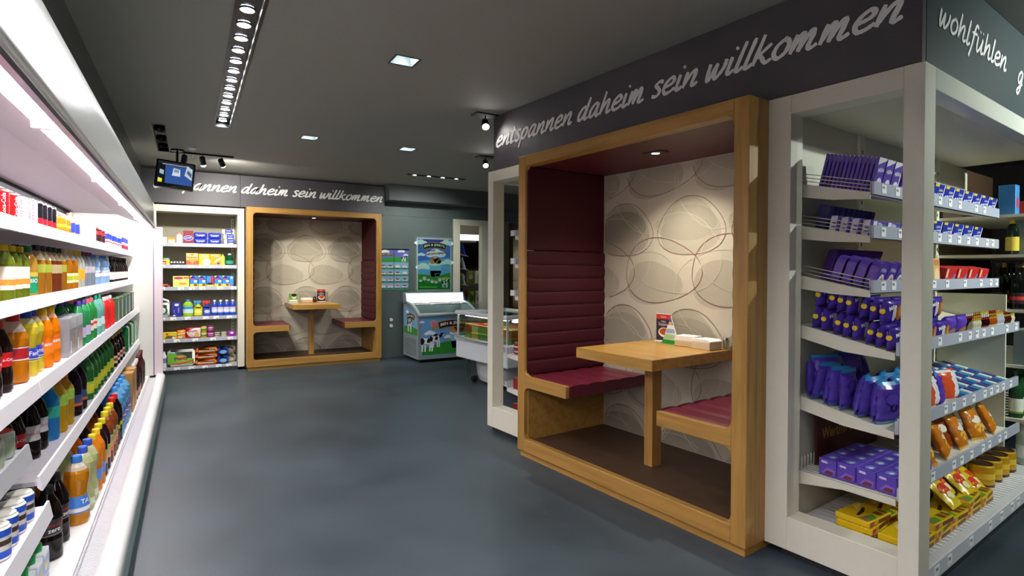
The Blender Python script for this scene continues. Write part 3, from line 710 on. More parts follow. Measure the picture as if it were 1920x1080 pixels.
PROF = {
 'pet': [(.0, .0), (.82, 0), (1, .03), (1, .28), (.92, .36), (.94, .46), (1, .56), (.97, .64), (.72, .78), (.42, .88), (.36, .9), (.36, .93)],
 'straight': [(0, 0), (.9, 0), (1, .03), (1, .66), (.9, .74), (.55, .85), (.38, .9), (.38, .93)],
 'wasp': [(0, 0), (.85, 0), (1, .06), (1, .26), (.86, .36), (.78, .44), (.86, .54), (1, .66), (.96, .76), (.7, .85), (.4, .91), (.38, .94)],
 'square': [(0, 0), (.95, 0), (1, .02), (1, .62), (.92, .70), (.5, .84), (.42, .88), (.42, .92)],
 'wine': [(0, 0), (.95, 0), (1, .03), (1, .55), (.9, .64), (.5, .74), (.36, .8), (.36, .95)],
 'bubble': [(0, 0), (.85, 0), (1, .04), (1, .35), (.92, .40), (1, .46), (1, .52), (.88, .60), (.98, .68), (.94, .78), (.6, .88), (.36, .92), (.36, .94)]}
def bottle_p(name, desc, R, H, liq, cap, label=None, style='pet', fill=.8, empty='#e9e6df', text=None, caph=.065, n=16, cat='bottle', rough=.08, trans=.35):
    P = PROF[style]; sq = .75 if style == 'square' else 0
    lm = mat(liq, rough, var=.05, trans=trans, scale=12); em = mat(empty, rough, var=0, trans=.45) if empty else lm
    def rad(z):
        for (r0, z0), (r1, z1) in zip(P, P[1:]):
            if z0 <= z <= z1 and z1 > z0: return r0+(r1-r0)*(z-z0)/(z1-z0)
        return P[-1][0]
    Q = sorted(set([p for p in P]+[(rad(fill), fill)]), key=lambda p: (p[1], p[0])); Q = [(r*R, z*H) for r, z in Q]
    mats = [lm if (a[1]+b_[1])/2 < fill*H else em for a, b_ in zip(Q, Q[1:])]
    b = MB().lathe(Q, lm, n if not sq else 16, mats=mats, sq=sq)
    z0 = P[-1][1]*H; rc = P[-1][0]*R*1.15
    parts = [('cap', MB().lathe([(rc, z0-.012), (rc*1.03, z0-.004), (rc, z0+caph*H-.006), (rc*.9, z0+caph*H)], mat(cap, .35, var=0), 12), ())]
    if label:
        za, zb, hx = label[:3]; zz = [za]+[p[1] for p in P if za < p[1] < zb]+[zb]
        lb = MB().lathe([(rad(q)*R*1.012, q*H) for q in zz], mat(hx, .4, var=.05), n if not sq else 16, sq=sq); lb.f = [f for f in lb.f if len(f) < 6]; lb.m = lb.m[:len(lb.f)]; lb.sm = lb.sm[:len(lb.f)]
        sub = []
        if len(label) > 3:
            for hx2, zc, zd in label[3]: sub.append(('label_stripe', MB().lathe([(rad(q)*R*1.02, q*H) for q in (zc, zd)], mat(hx2, .4, var=0), n if not sq else 16, sq=sq)))
            for nm, q in sub: q.f = [f for f in q.f if len(f) < 6]; q.m = q.m[:len(q.f)]; q.sm = q.sm[:len(q.f)]
        if text:
            for s, zt, wt, hx2 in text:
                tb = text_mb(s, mat(hx2, .4, var=0), w=wt*R, bold=.01)
                r = max(rad(zt-.03), rad(zt+.03))*R*1.03
                sub.append(('lettering', move(tb, 0, -r, zt*H) if sq else wrap(move(tb, 0, 0, zt*H), r)))
        parts.append(('label', lb, sub))
    return Proto(name, cat, b, parts, desc)
def pack_p(name, desc, w, d, h, hexb, patches=(), texts=(), cat='box', c=.003, rough=.4, extra=(), side=(), top=()):
    """carton: patches (shape, hex) on the front face in 0..1 units; texts (string, u, v, width, hex, angle)"""
    b = CB(-w/2, w/2, -d, 0, 0, h, mat(hexb, rough, var=.04), c=c); parts = []
    pb = None
    for i, (sh, hx) in enumerate(patches):
        m = mat(hx, rough, var=.03); y = -d-.0004-.0002*i
        if sh[0] == 'r': P = [((sh[1]-.5)*w, sh[3]*h), ((sh[2]-.5)*w, sh[3]*h), ((sh[2]-.5)*w, sh[4]*h), ((sh[1]-.5)*w, sh[4]*h)]
        elif sh[0] == 'e': P = ell((sh[1]-.5)*w, sh[2]*h, sh[3]*w, sh[4]*h, 18)
        else: P = [((u-.5)*w, v*h) for u, v in sh[1]]
        pb = (pb or MB()).sheet(P, m, y)
    sub = []
    for tx in texts:
        s, u, v, wt, hx = tx[:5]; tb = text_mb(s, mat(hx, .4, var=0), w=wt*w, bold=.015)
        if len(tx) > 5: rotp(tb, tx[5])
        sub.append(('lettering', move(tb, (u-.5)*w, -d-.0018, v*h)))
    if pb: parts.append(('printed_front', pb, sub))
    else: parts += [(n, b2, ()) for n, b2 in sub]
    for nm, lst in (('printed_side', side), ('printed_top', top)):
        if lst:
            q = MB()
            for i, (P, hx) in enumerate(lst):
                if nm == 'printed_side': V = [(-w/2-.0004-.0002*i, -d*u, v*h) for u, v in P]
                else: V = [((u-.5)*w, -d*v, h+.0004+.0002*i) for u, v in P]
                q.add(V, [list(range(len(V)))], mat(hx, rough, var=.03))
            parts.append((nm, q, ()))
    for n, b2 in extra: parts.append((n, b2, ()))
    return Proto(name, cat, b, parts, desc)
def drape(b, w, h, d, crimp=.14, off=.0015):
    def th(x, z):
        u = min(1, max(0, x/w+.5)); vz = min(1, max(0, z/h)); e = max(0, min(1, min(vz, 1-vz)/crimp))**.6
        return d/2*(4*u*(1-u))**.5*(e*(.65+.35*4*vz*(1-vz)))
    V = []; F = []; M_ = []
    for f, k in zip(b.f, b.m):
        P = [b.v[i] for i in f]; c = tuple(sum(p[j] for p in P)/len(P) for j in (0, 1, 2)); T = [(c, P[i], P[(i+1) % len(P)]) for i in range(len(P))] if len(P) > 3 else [tuple(P)]
        big = max(p[0] for p in P)-min(p[0] for p in P) > .03
        for _ in range(2 if big else 0):
            N = []
            for A, B_, C_ in T:
                m = lambda p, q: tuple((p[j]+q[j])/2 for j in (0, 1, 2)); ab, bc, ca = m(A, B_), m(B_, C_), m(C_, A); N += [(A, ab, ca), (ab, B_, bc), (ca, bc, C_), (ab, bc, ca)]
            T = N
        for t in T: F.append([len(V), len(V)+1, len(V)+2]); M_.append(k); V += list(t)
    base = -d/2
    b.v = [(p[0], -th(p[0], p[2])-off+(p[1]-base)*.8, p[2]) for p in V]; b.f = F; b.m = M_; b.sm = [False]*len(F); return b
def bag_p(name, desc, w, d, h, hexb, end=None, patches=(), texts=(), cat='bag', jit=.003, seed=1, rough=.28, neck=None):
    m = mat(hexb, rough, var=.15, scale=25); b = MB().pillow(w, h, d, m, crimp=.14, jit=jit, m2=mat(end, rough) if end else None, seed=seed, m3=mat(neck, rough) if neck else None)
    parts = []; pb = None
    for i, (sh, hx) in enumerate(patches):
        mm = mat(hx, rough, var=.03); y = -d/2-.002-.0003*i
        if sh[0] == 'e': P = ell((sh[1]-.5)*w, sh[2]*h, sh[3]*w, sh[4]*h, 14)
        else: P = [((u-.5)*w, v*h) for u, v in sh[1]]
        pb = (pb or MB()).sheet(P, mm, y)
    sub = []
    for tx in texts:
        s, u, v, wt, hx = tx[:5]; tb = text_mb(s, mat(hx, .4, var=0), w=wt*w, bold=.02)
        if len(tx) > 5: rotp(tb, tx[5])
        sub.append(('lettering', drape(move(tb, (u-.5)*w, -d/2-.0035, v*h), w, h, d)))
    if pb: parts.append(('printed_front', drape(pb, w, h, d), sub))
    else: parts += [(n, b2, ()) for n, b2 in sub]
    return Proto(name, cat, b, parts, desc)

# ================================================================ goods in the cooler
CNT = {}
PACKY = {'box', 'pack', 'carton'}
def crow(pr, xf, z, y0, n, dy, rowname, depth=1, dx=None, jit=.004, r=None):
    """n items from y0 along the shelf, front touching xf; rows of depth going back"""
    for d in range(depth):
        for i in range(n):
            key = (pr.name+pr.desc, rowname, d); CNT[key] = CNT.get(key, 0)+1
            x = xf-.022-(pr.d if pr.cat in PACKY else pr.d/2)-d*(dx or pr.d+.006)
            lab = '%s %s from camera end, %s%s' % (ordi(CNT[key]), pr.desc.replace(' a ', ' '), rowname.replace('the ', ''), ('', ', second row', ', third row')[d])
            pr.put((x+random.uniform(-jit, 0), y0+i*dy, z+.0006), PI/2+(random.uniform(-.04, .04) if pr.cat in PACKY else random.uniform(-.95, -.35)), lab, pr.desc+'s on '+rowname)
cola = can_p('cola_can', 'red cola can', .033, .122, '#d81e1e', [('Coca-Cola', .5, .085, '#ffffff', True)])
light = can_p('light_cola_can', 'silver light cola can', .033, .122, '#d9d6da', [('Coca-Cola', .5, .085, '#a0203a', True)], [(.2, .22, '#a0203a')])
blk = can_p('energy_can', 'slim black and red energy can', .027, .134, '#1c1a22', bands=[(.2, .4, '#d2202c')])
tall = can_p('energy_can', 'tall blue and silver energy can', .033, .168, '#c9ccd6', bands=[(.55, .85, '#3038a8'), (.08, .4, '#c22038')])
rbull = can_p('energy_can', 'slim blue and silver energy can', .027, .134, '#cfd4de', bands=[(.52, .88, '#2a3aa8'), (.35, .42, '#d02838'), (.06, .2, '#2a3aa8')])
opot = can_p('dessert_pot', 'orange dessert pot', .042, .105, '#f08a20', bands=[(.45, .6, '#f8d040'), (.05, .2, '#e05030')], cat='pot', tophex='#f2a93a')
wpot = can_p('cream_pot', 'white lidded cream pot', .047, .125, '#f4eef0', cat='pot', tophex='#e06a80')
dpot = can_p('coffee_can', 'dark coffee can with a red lid', .036, .135, '#3a2328', bands=[(.6, .8, '#c82a30')], tophex='#d83a40')
ybot = bottle_p('yoghurt_bottle', 'white yoghurt drink bottle', .034, .16, '#f6efe9', '#f4f0ee', (.1, .5, '#e6b8b0'), 'straight', 1, None, rough=.3, trans=0)
bbot = bottle_p('yoghurt_bottle', 'small blue labelled yoghurt bottle', .03, .15, '#f0ece8', '#e08070', (.08, .62, '#2f3f9c', [('#e9b93a', .1, .22)]), 'straight', 1, None, rough=.3, trans=0)
def cy(pr, xf, z, ys, rn, depth=1):
    for y in ys: crow(pr, xf, z, y, 1, 0, rn, depth)
x1, z1 = SHELVES[0]; RN = 'the top cooler shelf'
cy(cola, x1, z1, (2.44, 2.52, 2.63, 2.76, 2.88), RN, 2); cy(light, x1, z1, (2.99, 3.1, 3.2), RN, 2); cy(blk, x1, z1, (3.31, 3.4, 3.5, 3.6), RN)
cy(tall, x1-.075, z1, (3.56, 3.72), RN); cy(opot, x1, z1, (3.86, 3.99), RN, 2); cy(bbot, x1, z1, (4.16, 4.3), RN, 2); cy(ybot, x1, z1, (4.44, 4.58), RN, 2)
cy(wpot, x1, z1, (4.8, 4.98), RN, 2); cy(dpot, x1, z1, (5.3, 5.5), RN, 2); cy(rbull, x1, z1, (5.8, 5.95, 6.2, 6.35, 6.6, 6.75), RN, 2); cy(tall, x1, z1, (7.0, 7.2, 7.4), RN)
# second shelf
jy = bottle_p('juice_bottle', 'amber juice bottle with a yellow cap', .044, .24, '#e08a1e', '#e6c81c', (.3, .42, '#f0d9c0', [('#d6472a', .3, .33)]), 'bubble', .72)
gt = bottle_p('juice_bottle', 'dark green juice bottle with a yellow cap', .035, .225, '#6f7f1e', '#e6cf1c', (.22, .62, '#f2ead8', [('#e89a3a', .3, .4)]), 'straight', .86, '#5f6a2a')
bio = bottle_p('juice_bottle', 'pale juice bottle with a green BIO label', .035, .23, '#c99a3c', '#2e8a50', (.1, .5, '#128a5c', [('#e8b640', .42, .5)]), 'straight', .84, '#cdb88a', [('BIO', .34, 1.1, '#ffffff')])
amb = bottle_p('tea_bottle', 'square amber tea bottle with a black cap', .033, .245, '#a8701c', '#26282a', (.46, .62, '#9aa43a'), 'square', .7, '#d8c8a0')
amr = bottle_p('tea_bottle', 'square red tea bottle with a black cap', .033, .245, '#7a3a1c', '#26282a', (.44, .62, '#b8a878'), 'square', .7, '#d8c8a0')
kiwi = bottle_p('juice_bottle', 'square pear juice bottle with a cream cap', .04, .25, '#b8741a', '#d9bd8c', (.2, .42, '#f2e6b4', [('#b9c23a', .26, .36)]), 'square', .72, '#d9cdb8')
lem = bottle_p('water_bottle', 'clear lemon water bottle with a yellow cap', .034, .245, '#c8ccba', '#e8c21e', (.26, .52, '#f0b028'), 'straight', .9, '#d8dcd8')
watp = bottle_p('water_bottle', 'clear water bottle with a purple cap', .034, .245, '#8f98a4', '#6a2450', (.42, .6, '#b8b4bc'), 'straight', .9, '#b8bcc4')
watb = bottle_p('water_bottle', 'pale blue water bottle with a blue cap', .04, .235, '#9cc4e6', '#3a8ae0', (.3, .5, '#e6e8f4'), 'bubble', .9, '#b8d4ec')
smd = bottle_p('wine_bottle', 'small dark bottle with a white label', .03, .24, '#241a18', '#20201e', (.14, .42, '#e6e2dc'), 'wine', 1, None)
RN = 'the second cooler shelf'; x2, z2 = SHELVES[1]
cy(jy, x2, z2, (2.46, 2.62), RN); cy(gt, x2, z2, (2.82, 2.94, 3.06), RN, 2); cy(bio, x2, z2, (3.2,), RN, 2); cy(amb, x2, z2, (3.34, 3.47), RN, 2); cy(amr, x2, z2, (3.59, 3.7), RN, 2)
cy(amb, x2, z2, (3.84,), RN, 2); cy(kiwi, x2, z2, (4.0, 4.18), RN, 2); cy(lem, x2, z2, (4.36, 4.48), RN, 2); cy(watp, x2, z2, (4.63, 4.79, 4.95), RN, 2); cy(watb, x2, z2, (5.2, 5.62, 5.76), RN, 2)
cy(smd, x2, z2, (6.1, 6.22, 6.4, 6.6, 6.8, 7.0, 7.2, 7.4), RN)
# third shelf
apf = bottle_p('apple_spritzer_bottle', 'amber spritzer bottle with a red cap', .05, .275, '#c87a12', '#d8202a', (.34, .52, '#b02028', [('#e8e0dc', .335, .35), ('#e8e0dc', .505, .52)]), 'pet', .74, '#e6dfd0')
colb = bottle_p('cola_bottle', 'dark cola bottle with a red label', .044, .262, '#1e100c', '#d01c24', (.36, .56, '#d01c24'), 'pet', .86, '#5a4c48', [('Coca-Cola', .46, 1.5, '#ffffff')])
lemf = bottle_p('lemonade_bottle', 'yellow lemonade bottle with a blue cap', .042, .27, '#e6d23c', '#2a4fc0', (.24, .44, '#2a3fa8', [('#f0e24a', .24, .28)]), 'wasp', .82, '#eee9c0', [('Fanta', .36, 1.3, '#ffffff')])
orf = bottle_p('orange_soda_bottle', 'orange soda bottle with a yellow cap', .04, .27, '#f08a0c', '#f0cc14', (.24, .5, '#f07818'), 'pet', .8, '#f0d8b0', [('Fanta', .4, 1.3, '#ffffff')])
shr = pack_p('water_six_pack', 'shrink wrapped grey pack of water', .19, .26, .2, '#8f9498', [(('r', 0, 1, .7, 1), '#b4b8ba'), (('r', .4, .46, .05, .5), '#d8d030'), (('r', .7, .76, .05, .6), '#e06a30'), (('r', .05, .25, .1, .4), '#e4e4e4')], cat='pack', rough=.2)
grb = bottle_p('soda_bottle', 'green soda bottle with a purple cap', .038, .265, '#2f9a5c', '#5a3a98', (.2, .42, '#c8b8dc'), 'straight', .9, '#7cc09a')
grp = bottle_p('soda_bottle', 'green soda bottle with a pink cap', .038, .265, '#2f9a48', '#e86a7a', (.24, .48, '#f0e4d4', [('#d83040', .36, .42)]), 'straight', .9, '#8cc89a')
tea = bottle_p('soda_bottle', 'pale teal soda bottle with a green cap', .04, .27, '#7cc8b8', '#2fa07c', (.22, .42, '#c8e8e0'), 'pet', .9, '#9cd8c8')
redc = bottle_p('cola_bottle', 'small red aluminium cola bottle', .036, .24, '#d8201e', '#e8e4e4', None, 'straight', 1, None, rough=.3, trans=0)
mixp = pack_p('soda_pack', 'dark green carton of small bottles', .16, .2, .2, '#3f5a34', [(('r', .1, .5, .1, .9), '#c8d0c4'), (('r', .55, .9, .3, .8), '#3a62b0')], cat='pack')
RN = 'the third cooler shelf'; x3, z3 = SHELVES[2]
cy(colb, x3-.04, z3, (2.42, 2.56, 2.69), RN, 2); cy(apf, x3-.03, z3, (2.88,), RN); cy(lemf, x3-.03, z3, (3.04, 3.15), RN, 2); cy(orf, x3-.02, z3, (3.27, 3.44), RN, 2)
crow(shr, x3, z3, 3.66, 2, .2, RN); cy(orf, x3-.29, z3, (3.7, 3.9), 'the third cooler shelf behind grey packs'); cy(grb, x3, z3, (4.05, 4.22), RN, 2); cy(grp, x3, z3, (4.36, 4.5), RN, 2); cy(tea, x3, z3, (4.72, 4.9), RN, 2)
cy(redc, x3, z3, (5.15, 5.28, 5.5), RN, 2); cy(mixp, x3, z3, (5.8, 6.1, 6.45, 6.8, 7.2), RN)
# fourth shelf
clb = bottle_p('cola_bottle', 'dark light cola bottle with a pale label', .045, .27, '#1c0f0c', '#4a4a4e', (.3, .54, '#c9c6c4'), 'pet', .86, '#55484a', [('Coca-Cola', .42, 1.5, '#c02030')])
blu = bottle_p('sport_drink_bottle', 'bright blue sport drink bottle', .04, .27, '#2a8fd8', '#2a9a80', (.4, .6, '#2fb09a'), 'straight', .9)
ylw = bottle_p('juice_bottle', 'yellow juice bottle with a green label', .046, .27, '#e0b020', '#d07020', (.5, .7, '#a8d04a'), 'straight', .92)
pur = bottle_p('cola_bottle', 'dark bottle with a blue and orange label', .044, .28, '#201420', '#2a2430', (.2, .42, '#3a4a80', [('#e06a28', .2, .26)]), 'pet', .95, '#3a2c3c')
gry = bottle_p('soda_bottle', 'large green bottle with a yellow label', .045, .285, '#2f7a3c', '#2f7a3c', (.14, .4, '#b8d43a', [('#e8d83a', .2, .34)]), 'straight', .95, '#3f8a50')
bee = bottle_p('beer_bottle', 'brown bottle with a cream label', .036, .26, '#2c1410', '#b8a050', (.12, .36, '#e8dcc0', [('#b82a2a', .2, .28)]), 'wine', 1, None)
grn6 = pack_p('bottle_six_pack', 'green shrink wrapped bottle pack', .2, .24, .25, '#1f8a50', [(('e', .5, .5, .35, .3), '#2fa868'), (('r', 0, 1, .1, .2), '#56b884')], cat='pack', rough=.2, c=.02)
RN = 'the fourth cooler shelf'; x4, z4 = SHELVES[3]
cy(colb, x4-.06, z4, (2.84, 2.98), RN, 3); cy(clb, x4-.04, z4, (3.12, 3.27), RN, 3); cy(blu, x4-.02, z4, (3.42,), RN, 2); cy(ylw, x4-.01, z4, (3.56, 3.72), RN, 2); cy(pur, x4, z4, (3.92, 4.08), RN, 2)
cy(gry, x4, z4, (4.36, 4.52, 4.68, 4.84, 5.0, 5.2, 5.4), RN, 2); cy(bee, x4, z4, (5.7, 5.9, 6.1, 6.3), RN, 2); cy(grn6, x4, z4, (6.7, 7.1, 7.45), RN)
# bottom deck
zero = bottle_p('cola_bottle', 'black cola bottle with black label', .054, .315, '#150c0a', '#1a1a1c', (.34, .56, '#1a1a1c', [('#6a6a6e', .345, .36)]), 'pet', .92, '#3a3030', [('Coca-Cola', .49, 1.5, '#c01a24'), ('zero', .41, .9, '#ffffff')])
taf = bottle_p('apple_spritzer_bottle', 'amber spritzer bottle with blue label', .052, .33, '#d08a1a', '#3a7ad0', (.18, .42, '#3f7ac8', [('#e8e6ee', .2, .26)]), 'wasp', .8, '#e8e0cc', [('TA', .34, .8, '#ffffff')])
lmn = bottle_p('lemonade_bottle', 'cloudy lemonade bottle with a blue cap', .05, .33, '#cfd49a', '#3a5ac0', (.1, .2, '#d8e0c0'), 'wasp', .88, '#dde0c4')
org = bottle_p('orange_soda_bottle', 'orange bottle with a blue label', .046, .32, '#f0901a', '#f0c828', (.2, .4, '#6a8ad0'), 'straight', .95)
ptd = bottle_p('iced_tea_bottle', 'dark peach tea bottle with a yellow cap', .046, .32, '#2a1216', '#e0c820', (.24, .5, '#e0a08a', [('#8ac040', .4, .48)]), 'straight', .95, '#4a3034')
pta = bottle_p('iced_tea_bottle', 'red brown tea bottle with a yellow cap', .048, .33, '#9a4a1c', '#ecd020', (.24, .54, '#e0a080', [('#e06a30', .26, .3), ('#8ab048', .42, .5)]), 'straight', .84, '#b88a6a')
blkb = bottle_p('cola_bottle', 'black cola bottle with red cap', .05, .34, '#140c0c', '#d02020', (.26, .48, '#24242a', [('#c8d030', .34, .42)]), 'straight', .95, '#2a2020')
watL = bottle_p('water_canister', 'big blue water bottle with a purple label', .072, .36, '#6ab0dc', '#4a9ae0', (.28, .48, '#6a4aa0', [('#e8e8f4', .3, .36)]), 'bubble', .95, '#8cc4e8')
brn = pack_p('cardboard_carton', 'upright brown cardboard carton', .16, .22, .34, '#a87a3a', cat='carton')
win = bottle_p('wine_bottle', 'dark wine bottle with a white neck', .04, .33, '#2a1214', '#e6e0e0', (.08, .26, '#c88a70'), 'wine', 1, None)
rose = bottle_p('wine_bottle', 'dark red wine bottle at the cooler end', .04, .34, '#4a1418', '#6a2a2a', None, 'wine', 1, None)
RN = 'the cooler floor'; x5, z5 = -.405, .2
crow(zero, x5-.05, z5, 3.06, 2, .17, RN, 2); crow(taf, x5, z5, 3.42, 1, .13, RN, 2); crow(lmn, x5, z5, 3.58, 2, .14, RN, 2); crow(org, x5, z5, 3.87, 2, .12, RN, 2)
crow(ptd, x5, z5, 4.12, 2, .13, RN, 2); crow(pta, x5, z5, 4.4, 3, .13, RN, 2); crow(blkb, x5, z5, 4.8, 2, .13, RN, 2); crow(watL, x5-.0, z5, 5.08, 4, .18, RN); crow(brn, x5, z5, 5.9, 2, .24, RN)
crow(win, x5, z5, 6.38, 5, .1, RN); crow(rose, x5, z5, 6.9, 6, .1, RN)
# dairy bay near the camera
milk = pack_p('milk_carton', 'white milk carton with green cap', .085, .07, .2, '#eef0f4', [(('r', 0, 1, .55, .9), '#8ab0e0'), (('e', .5, .72, .32, .08), '#e0c820'), (('r', .1, .9, .1, .5), '#e4e8f0')], [('VOLLMILCH', .5, .5, .75, '#5a6a8a')], cat='carton', rough=.3,
              extra=[('cap', MB().lathe([(.022, .2), (.022, .225), (.019, .23)], mat('#2fae5a', .4, var=0), 14, c=(0, -.035)))])
tubp = can_p('yoghurt_tub', 'white yoghurt tub with a red lid', .055, .1, '#dfe6d4', bands=[(.15, .7, '#c4d4b4')], cat='tub', tophex='#e0503a')
ytub = can_p('yoghurt_tub', 'blue and white yoghurt tub', .042, .11, '#f0ece0', bands=[(.1, .3, '#2a5ac8'), (.45, .6, '#4a3a34'), (.7, .9, '#2a5ac8')], cat='tub', tophex='#f4f0e0')
crow(milk, -.44, .2, 2.45, 3, .1, 'the near dairy bay', 2); crow(tubp, -.53, .76, 2.40, 3, .13, 'the near dairy bay', 2); crow(ytub, -.47, .53, 2.32, 4, .1, 'the near dairy bay', 2)
# ================================================================ household goods on the far shelving
def HX(px): return (px-353.6)*.00656
def hput(pr, px, k, what, y=8.965, dz=0, rz=0, back=True):
    # packs have their front at -d, other shapes are centred
    yy = y+(pr.d if pr.cat in PACKY else pr.d/2)
    lab = '%s, %s household shelf' % (what, ('top', 'second', 'third', 'fourth', 'fifth', 'lowest')[k])
    return pr.put((HX(px), yy, E3S[k]+.0006+dz), rz, lab, None)
PACKY = {'box', 'pack', 'carton'}
def P_(name, desc, w, d, h, *a, **k): return pack_p(name, desc, w, d, h, *a, **k)
pxm = .00656
hput(can_p('cream_jar', '', .032, .085, '#f0f0ee', cat='jar', tophex='#4a9ae0'), 308.5, 0, 'white jar with a blue lid')
hput(P_('plaster_box', '', .09, .06, .075, '#f0a020', [(('r', .1, .9, .1, .6), '#e8f0f4')]), 321, 0, 'low orange and white box')
hput(bottle_p('lotion_bottle', '', .04, .145, '#f4f2ec', '#e88a30', None, 'straight', 1, None, rough=.3, trans=0), 335, 0, 'white lotion bottle with an orange cap')
hput(P_('tampon_box', '', .12, .08, .178, '#8a1e2c', [(('e', .5, .42, .46, .2), '#e8e6f4'), (('e', .5, .42, .42, .17), '#3a2f9a')], [('always', .5, .43, .6, '#ffffff', .15)]), 351.5, 0, 'tall maroon box with a blue oval')
tis = P_('tissue_pack', '', .165, .09, .078, '#2230a8', [(('p', [(.1, .5), (.95, .75), (.95, .9), (.1, .8)]), '#3a52c8')], [('Tempo', .5, .45, .62, '#ffffff', .1)], cat='pack', c=.012, rough=.25)
for i, (px, dz, wd) in enumerate(((374, 0, 'lower left'), (401, 0, 'lower right'), (374, .08, 'upper left'), (401, .08, 'upper right'))): hput(tis, px, 0, '%s of four blue tissue packs' % wd, dz=dz)
wp3 = P_('wipes_pack', '', .13, .1, .07, '#e8ecd8', [(('r', .3, 1, 0, 1), '#2a3ab0'), (('r', .4, .9, .1, .35), '#e8eef8')], [('Tempo', .65, .7, .5, '#ffffff', .1)], cat='pack', c=.012, rough=.25)
for px, dz, wd in ((429, 0, 'lowest'), (428, .072, 'middle'), (425, .144, 'topmost')): hput(wp3, px, 0, '%s white and blue wipes pack of the right hand stack' % wd, dz=dz)
# shelf 2
hput(P_('shoe_polish_box', '', .1, .06, .07, '#d8e04a', [(('r', 0, .6, .1, .8), '#c82a3a'), (('r', .05, .5, .2, .5), '#f0b8a0')]), 310, 1, 'yellow green box with a red panel')
hput(can_p('glue_jar', '', .04, .1, '#9cc8b8', cat='jar', tophex='#5a3a34'), 311, 1, 'pale green jar with a brown lid', y=9.08)
tb = can_p('lipstick_tube', '', .012, .05, '#e8e6e0', bands=[(0, .5, '#26262a')], cat='tube', tophex='#1a1a1e')
for i in range(9): hput(tb, 321+(i % 5)*5.2, 1, '%s little black and white tube from the left' % ordi(i+1), y=8.965+(i//5)*.03)
hput(P_('candle_box', '', .145, .08, .165, '#eec07a', [(('r', 0, 1, 0, .4), '#c8602a'), (('p', [(.1, .55), (.9, .55), (.5, .1)]), '#e8a050'), (('r', .42, .58, .82, .92), '#d04a3a')], [('Kaminofen', .5, .66, .8, '#4a2a1a')]), 358.5, 1, 'orange and cream box')
hput(P_('duster_box', '', .138, .08, .16, '#f4c020', [(('e', .7, .3, .36, .3), '#b4d8ea'), (('e', .5, .8, .36, .1), '#e8f0ea')], [('Swiffer', .5, .8, .6, '#2a8a50', .1)]), 381, 1, 'yellow box with a pale blue cloth picture')
hput(P_('duster_box', '', .138, .08, .16, '#f0a818', [(('p', [(.3, .2), (.95, .5), (.95, .75), (.6, .5)]), '#b8d0e0'), (('e', .75, .16, .14, .1), '#6a3a9a'), (('r', .1, .75, .75, .9), '#d8e0d0')], [('Swiffer', .45, .83, .5, '#2a7a50', .1)]), 402.5, 1, 'yellow box with a broom picture')
hput(bottle_p('cleaner_bottle', '', .03, .16, '#e4ea3a', '#4ac04a', (.15, .7, '#c8e060'), 'straight', 1, None, rough=.3, trans=0), 416.5, 1, 'slim yellow green bottle')
hput(bottle_p('dish_soap_bottle', '', .05, .17, '#0f5a34', '#d8d8d8', (.12, .4, '#3a9a7a'), 'straight', 1, None), 430, 1, 'dark green dish soap bottle')
# shelf 3
for i, (px, hx, h, yy) in enumerate(((308, '#2a1e1e', .1, 9.06), (314, '#1e1a1c', .08, 9.02), (309, '#e0704a', .04, 8.965), (313, '#c84a30', .025, 8.965))): hput(P_('shoe_care_box', '', .07, .05, h, hx), px, 2, ('tall black box', 'shorter black box', 'orange box', 'low red box')[i]+' in the left corner', y=yy)
hput(P_('bulb_box', '', .195, .09, .15, '#f4e67a', [(('e', .35, .82, .3, .12), '#b03a6a'), (('r', .66, .98, .76, .92), '#e0603a'), (('e', .6, .3, .28, .1), '#e09a50')]), 338, 2, 'wide pale yellow box with a purple oval')
bl = P_('freezer_bag_box', '', .095, .07, .155, '#2f8ae0', [(('r', 0, 1, 0, .26), '#f0e04a'), (('p', [(0, 1), (.5, 1), (1, .6), (0, .75)]), '#2a3a9a'), (('p', [(0, 1), (.35, 1), (0, .8)]), '#e8e040'), (('r', 0, .7, .68, .76), '#d83a6a'), (('e', .7, .5, .22, .12), '#f0eee0'), (('e', .7, .16, .24, .1), '#8a4a20')])
for i, px in enumerate((361.5, 377, 407.5, 422.5)): hput(bl, px, 2, '%s upright blue and yellow box from the left' % ordi(i+1))
hput(P_('freezer_bag_box', '', .09, .07, .15, '#3a90e0', [(('r', .55, 1, .2, .95), '#c83050'), (('r', .1, .8, .18, .4), '#2a2a4a'), (('r', 0, 1, 0, .18), '#e8d84a')]), 392.2, 2, 'blue box with a red side between the upright boxes')
hput(P_('freezer_bag_box', '', .045, .07, .15, '#3a96e8', [(('r', .2, .8, .75, .95), '#c8d8f0'), (('r', .2, .8, .05, .2), '#d05070')]), 433.5, 2, 'narrow light blue box at the right')
